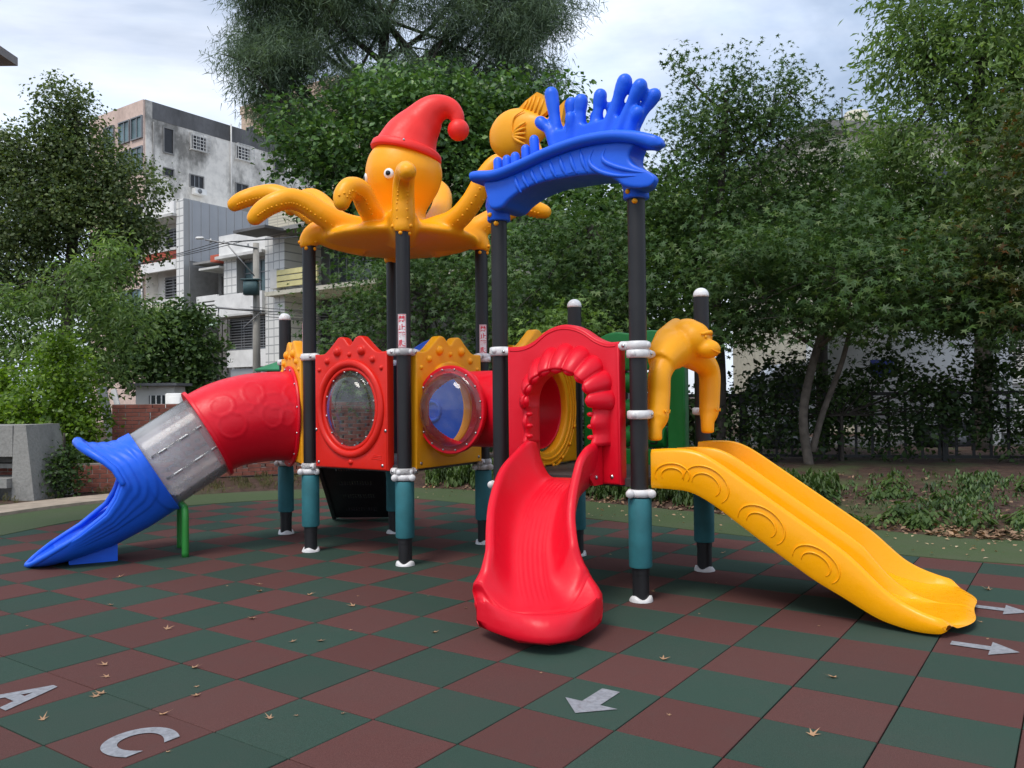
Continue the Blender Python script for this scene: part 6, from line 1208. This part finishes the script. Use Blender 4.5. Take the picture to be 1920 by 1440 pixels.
def band(t0, t1, d0, d1):
    i0, i1 = int(t0 * (len(inner) - 1)), int(t1 * (len(inner) - 1))
    def f():
        k = random.uniform(i0, i1); a = int(k); p = inner[a] + (inner[min(a + 1, len(inner) - 1)] - inner[a]) * (k - a) + nrm[a] * (MATW + random.uniform(d0, d1)); return float(p[0]), float(p[1])
    return f
kx = {i: inner[i] for i in range(len(inner))}
def tfrac(x): return min(range(len(inner)), key=lambda i: abs(inner[i][0] - x) + (0 if inner[i][1] > 6 else 50)) / (len(inner) - 1)
V, F = sprouts(1500, band(tfrac(-1.9), tfrac(2.4), .12, 1.3), .16, .40, 22, .16, 'weed_leaf', 'w', None, .35); o = fast_mesh('weed_strip', V, F, 'weed_leaf'); o['kind'] = 'stuff'; o['label'] = 'dense green weeds along the back edge of the green mat'
V, F = sprouts(900, band(tfrac(-4.9), tfrac(-2.0), .05, 2.4), .04, .14, 10, .06, 'dry_grass', 'g'); o = fast_mesh('dry_grass', V, F, 'dry_grass'); o['kind'] = 'stuff'; o['label'] = 'patchy dry grass in front of the brick wall'
V, F = sprouts(420, band(.05, tfrac(-5.0), .8, 2.2), .05, .16, 8, .05, 'dry_grass', 'g'); o = fast_mesh('dry_grass', V, F, 'dry_grass'); o['kind'] = 'stuff'; o['label'] = 'dry grass beside the tan path'
V, F = sprouts(1000, band(tfrac(2.3), .99, .2, 3.6), .04, .16, 10, .22, 'weed_leaf', 'w', None, .25); o = fast_mesh('ground_cover', V, F, 'dark_shrub_leaf'); o['kind'] = 'stuff'; o['label'] = 'scattered low ground cover on the soil bank'
WV = []; WF = []; wk = 0
for k in range(46):
    x = random.uniform(2.9, 8.2); base_y = np.interp(x, inner[:, 0], inner[:, 1]); y = base_y + MATW + random.choice((.12, .2, .3, .3, .45, .7, 1.1, 1.7, 2.4)) + .3
    if edge_dist(x, y) < MATW + .10: continue
    n = random.randint(60, 150); h = random.uniform(.10, .34); sp = random.uniform(.10, .26); a = RNG.uniform(0, 6.28, n); rr_ = sp * RNG.uniform(0, 1, n) ** .6
    P = np.c_[x + rr_ * np.cos(a), y + rr_ * np.sin(a), ground_z(x, y) + h * RNG.uniform(.1, 1, n) * (1 - .6 * rr_ / sp)]; V, F = scatter(P, np.c_[np.cos(a) * .5, np.sin(a) * .5, np.ones(n)], np.c_[np.cos(a), np.sin(a), RNG.uniform(-.5, .35, n)], RNG.uniform(.05, .12, n), leaf_template(.24)); WV.append(V); WF.append(F + wk); wk += len(V)
o = fast_mesh('weeds', np.concatenate(WV), np.concatenate(WF), 'weed_leaf'); o['kind'] = 'stuff'; o['label'] = 'clumps of leafy weeds on the soil bank beyond the yellow slide'
def litter(n, area, smin, smax, z0, mat, name, label):
    P = []
    for _ in range(n): x, y = area(); P.append((x, y, (ground_z(x, y) if edge_dist(x, y) > MATW + .05 else .008) + z0 + random.uniform(0, .01)))
    P = np.array(P); V, F = scatter(P, RNG.normal(size=(n, 3)) * .3 + np.array([0, 0, 1]), RNG.normal(size=(n, 3)), RNG.uniform(smin, smax, n), leaf_template(.3)); o = fast_mesh(name, V, F, mat); o['kind'] = 'stuff'; o['label'] = label
litter(1500, band(tfrac(-1.9), .99, -.04, .30), .04, .09, .008, 'litter_leaf', 'leaf_litter', 'strip of brown leaf litter along the edge of the green mat')
litter(900, band(tfrac(1.0), .99, .2, 3.5), .04, .09, .012, 'litter_leaf', 'leaf_litter', 'brown leaf litter on the soil bank')
litter(300, band(tfrac(-2.5), .99, -1.2, -.05), .02, .06, .004, 'dry_leaf', 'leaf_bits', 'small dry leaf bits on the green mat')
# stones at the left
stn = blob('pale_stone', ball((-5.35, 12.05, .10), (.10, .08, .07), 10, 7), 'path_tan', None, .02, 2); tag(stn, 'pale round stone lying at the edge of the grass', 'stone')
# --- dry leaves on the rubber floor
LV = [(-2.32, 4.71), (-2.21, 4.51), (-2.12, 4.21), (-2.11, 4.25), (-2.22, 3.91), (-1.68, 3.96), (-1.61, 4.21), (-1.79, 4.64), (-1.15, 3.9), (-1.03, 3.93), (-.82, 3.95), (-1.48, 3.54), (-2.27, 5.43), (-1.79, 5.67), (-1.37, 5.12), (-1.2, 5.13), (-1.06, 5.36), (-.51, 5.29), (-.34, 5.89), (-.65, 6.25), (-1.16, 5.98), (-1.18, 6.28), (-1.56, 6.33), (-1.98, 6.46), (-2.05, 6.7), (-2.3, 6.66), (-3.34, 7.03), (-2.95, 6.08), (-3.25, 5.54), (-3.6, 9.68), (-1.66, 4.34),
      (.84, 4.71), (1.68, 4.38), (1.3, 3.65), (1.26, 5.67), (1.96, 5.35), (3.58, 6.27), (2.86, 5.03), (3.03, 5.4), (1.97, 7.83), (1.61, 6.6), (2.37, 7.91), (.91, 7.81), (.14, 4.5), (.72, 3.89), (1.06, 6.33)]
small = {9, 10, 11, 16, 18, 19, 21, 25, 28, 29, 30, 34, 35, 37, 38, 40, 41, 42, 43, 44, 45}
marks = {'painted letter A': (-2.4, 4.3), 'painted letter C': (-1.66, 3.66), 'blue slide exit': (-4.2, 7.7), 'front octopus post': (-.97, 7.41), 'red slide foot': (.18, 5.0), 'arrow before the red slide': (.55, 4.1), 'yellow slide foot': (2.9, 5.6), 'post left of the yellow slide': (.92, 6.04)}
near = {k: [] for k in marks}
for k, (x, y) in enumerate(LV): m_ = min(marks, key=lambda q: math.hypot(marks[q][0] - x, marks[q][1] - y)); near[m_].append((math.hypot(marks[m_][0] - x, marks[m_][1] - y), k))
ORD = ['closest', 'second closest', 'third closest', 'fourth closest', 'fifth closest', 'sixth closest', 'seventh closest', 'eighth closest', 'ninth closest', 'tenth closest', 'eleventh closest', 'twelfth closest', 'thirteenth closest', 'fourteenth closest', 'fifteenth closest', 'sixteenth closest']
leaf_lab = {}
for m_, L in near.items():
    for o_, (d_, k) in enumerate(sorted(L)):
        q = (np.array(LV[k]) - TO) @ np.stack([E1, E2], 1) / TS; i_, j_ = math.floor(q[0]), math.floor(q[1]); g_ = ((i_ + j_) % 2 == 0) != (j_ <= -4); leaf_lab[k] = f"{'tiny leaf scrap' if k in small else 'dry star leaf'} on {'green' if g_ else 'red'} tile, {ORD[o_]} to the {m_}"
for k, (x, y) in enumerate(LV):
    s = random.uniform(.018, .03) if k in small else random.uniform(.045, .066); V0, F0 = star_template(); V0 = V0 * s / .62; V0 *= np.array([random.uniform(.5, 1.0), random.uniform(.8, 1.2), 1]); a = random.uniform(0, 6.28); c_ = random.uniform(4, 12)
    V0[:, 2] = np.abs(V0[:, 2]) * .5 + c_ * (V0[:, 0] ** 2 + .6 * V0[:, 1] ** 2) + .15 * V0[:, 0] * random.uniform(-1, 1); ca_, sa_ = math.cos(a), math.sin(a); W_ = np.c_[V0[:, 0] * ca_ - V0[:, 1] * sa_, V0[:, 0] * sa_ + V0[:, 1] * ca_, V0[:, 2] - V0[:, 2].min() + .002]
    o = fast_mesh('fallen_leaf', W_, F0, 'dry_leaf'); o.location = (x, y, 0); tag(o, leaf_lab[k], 'leaf', 'dry leaves on the rubber floor')
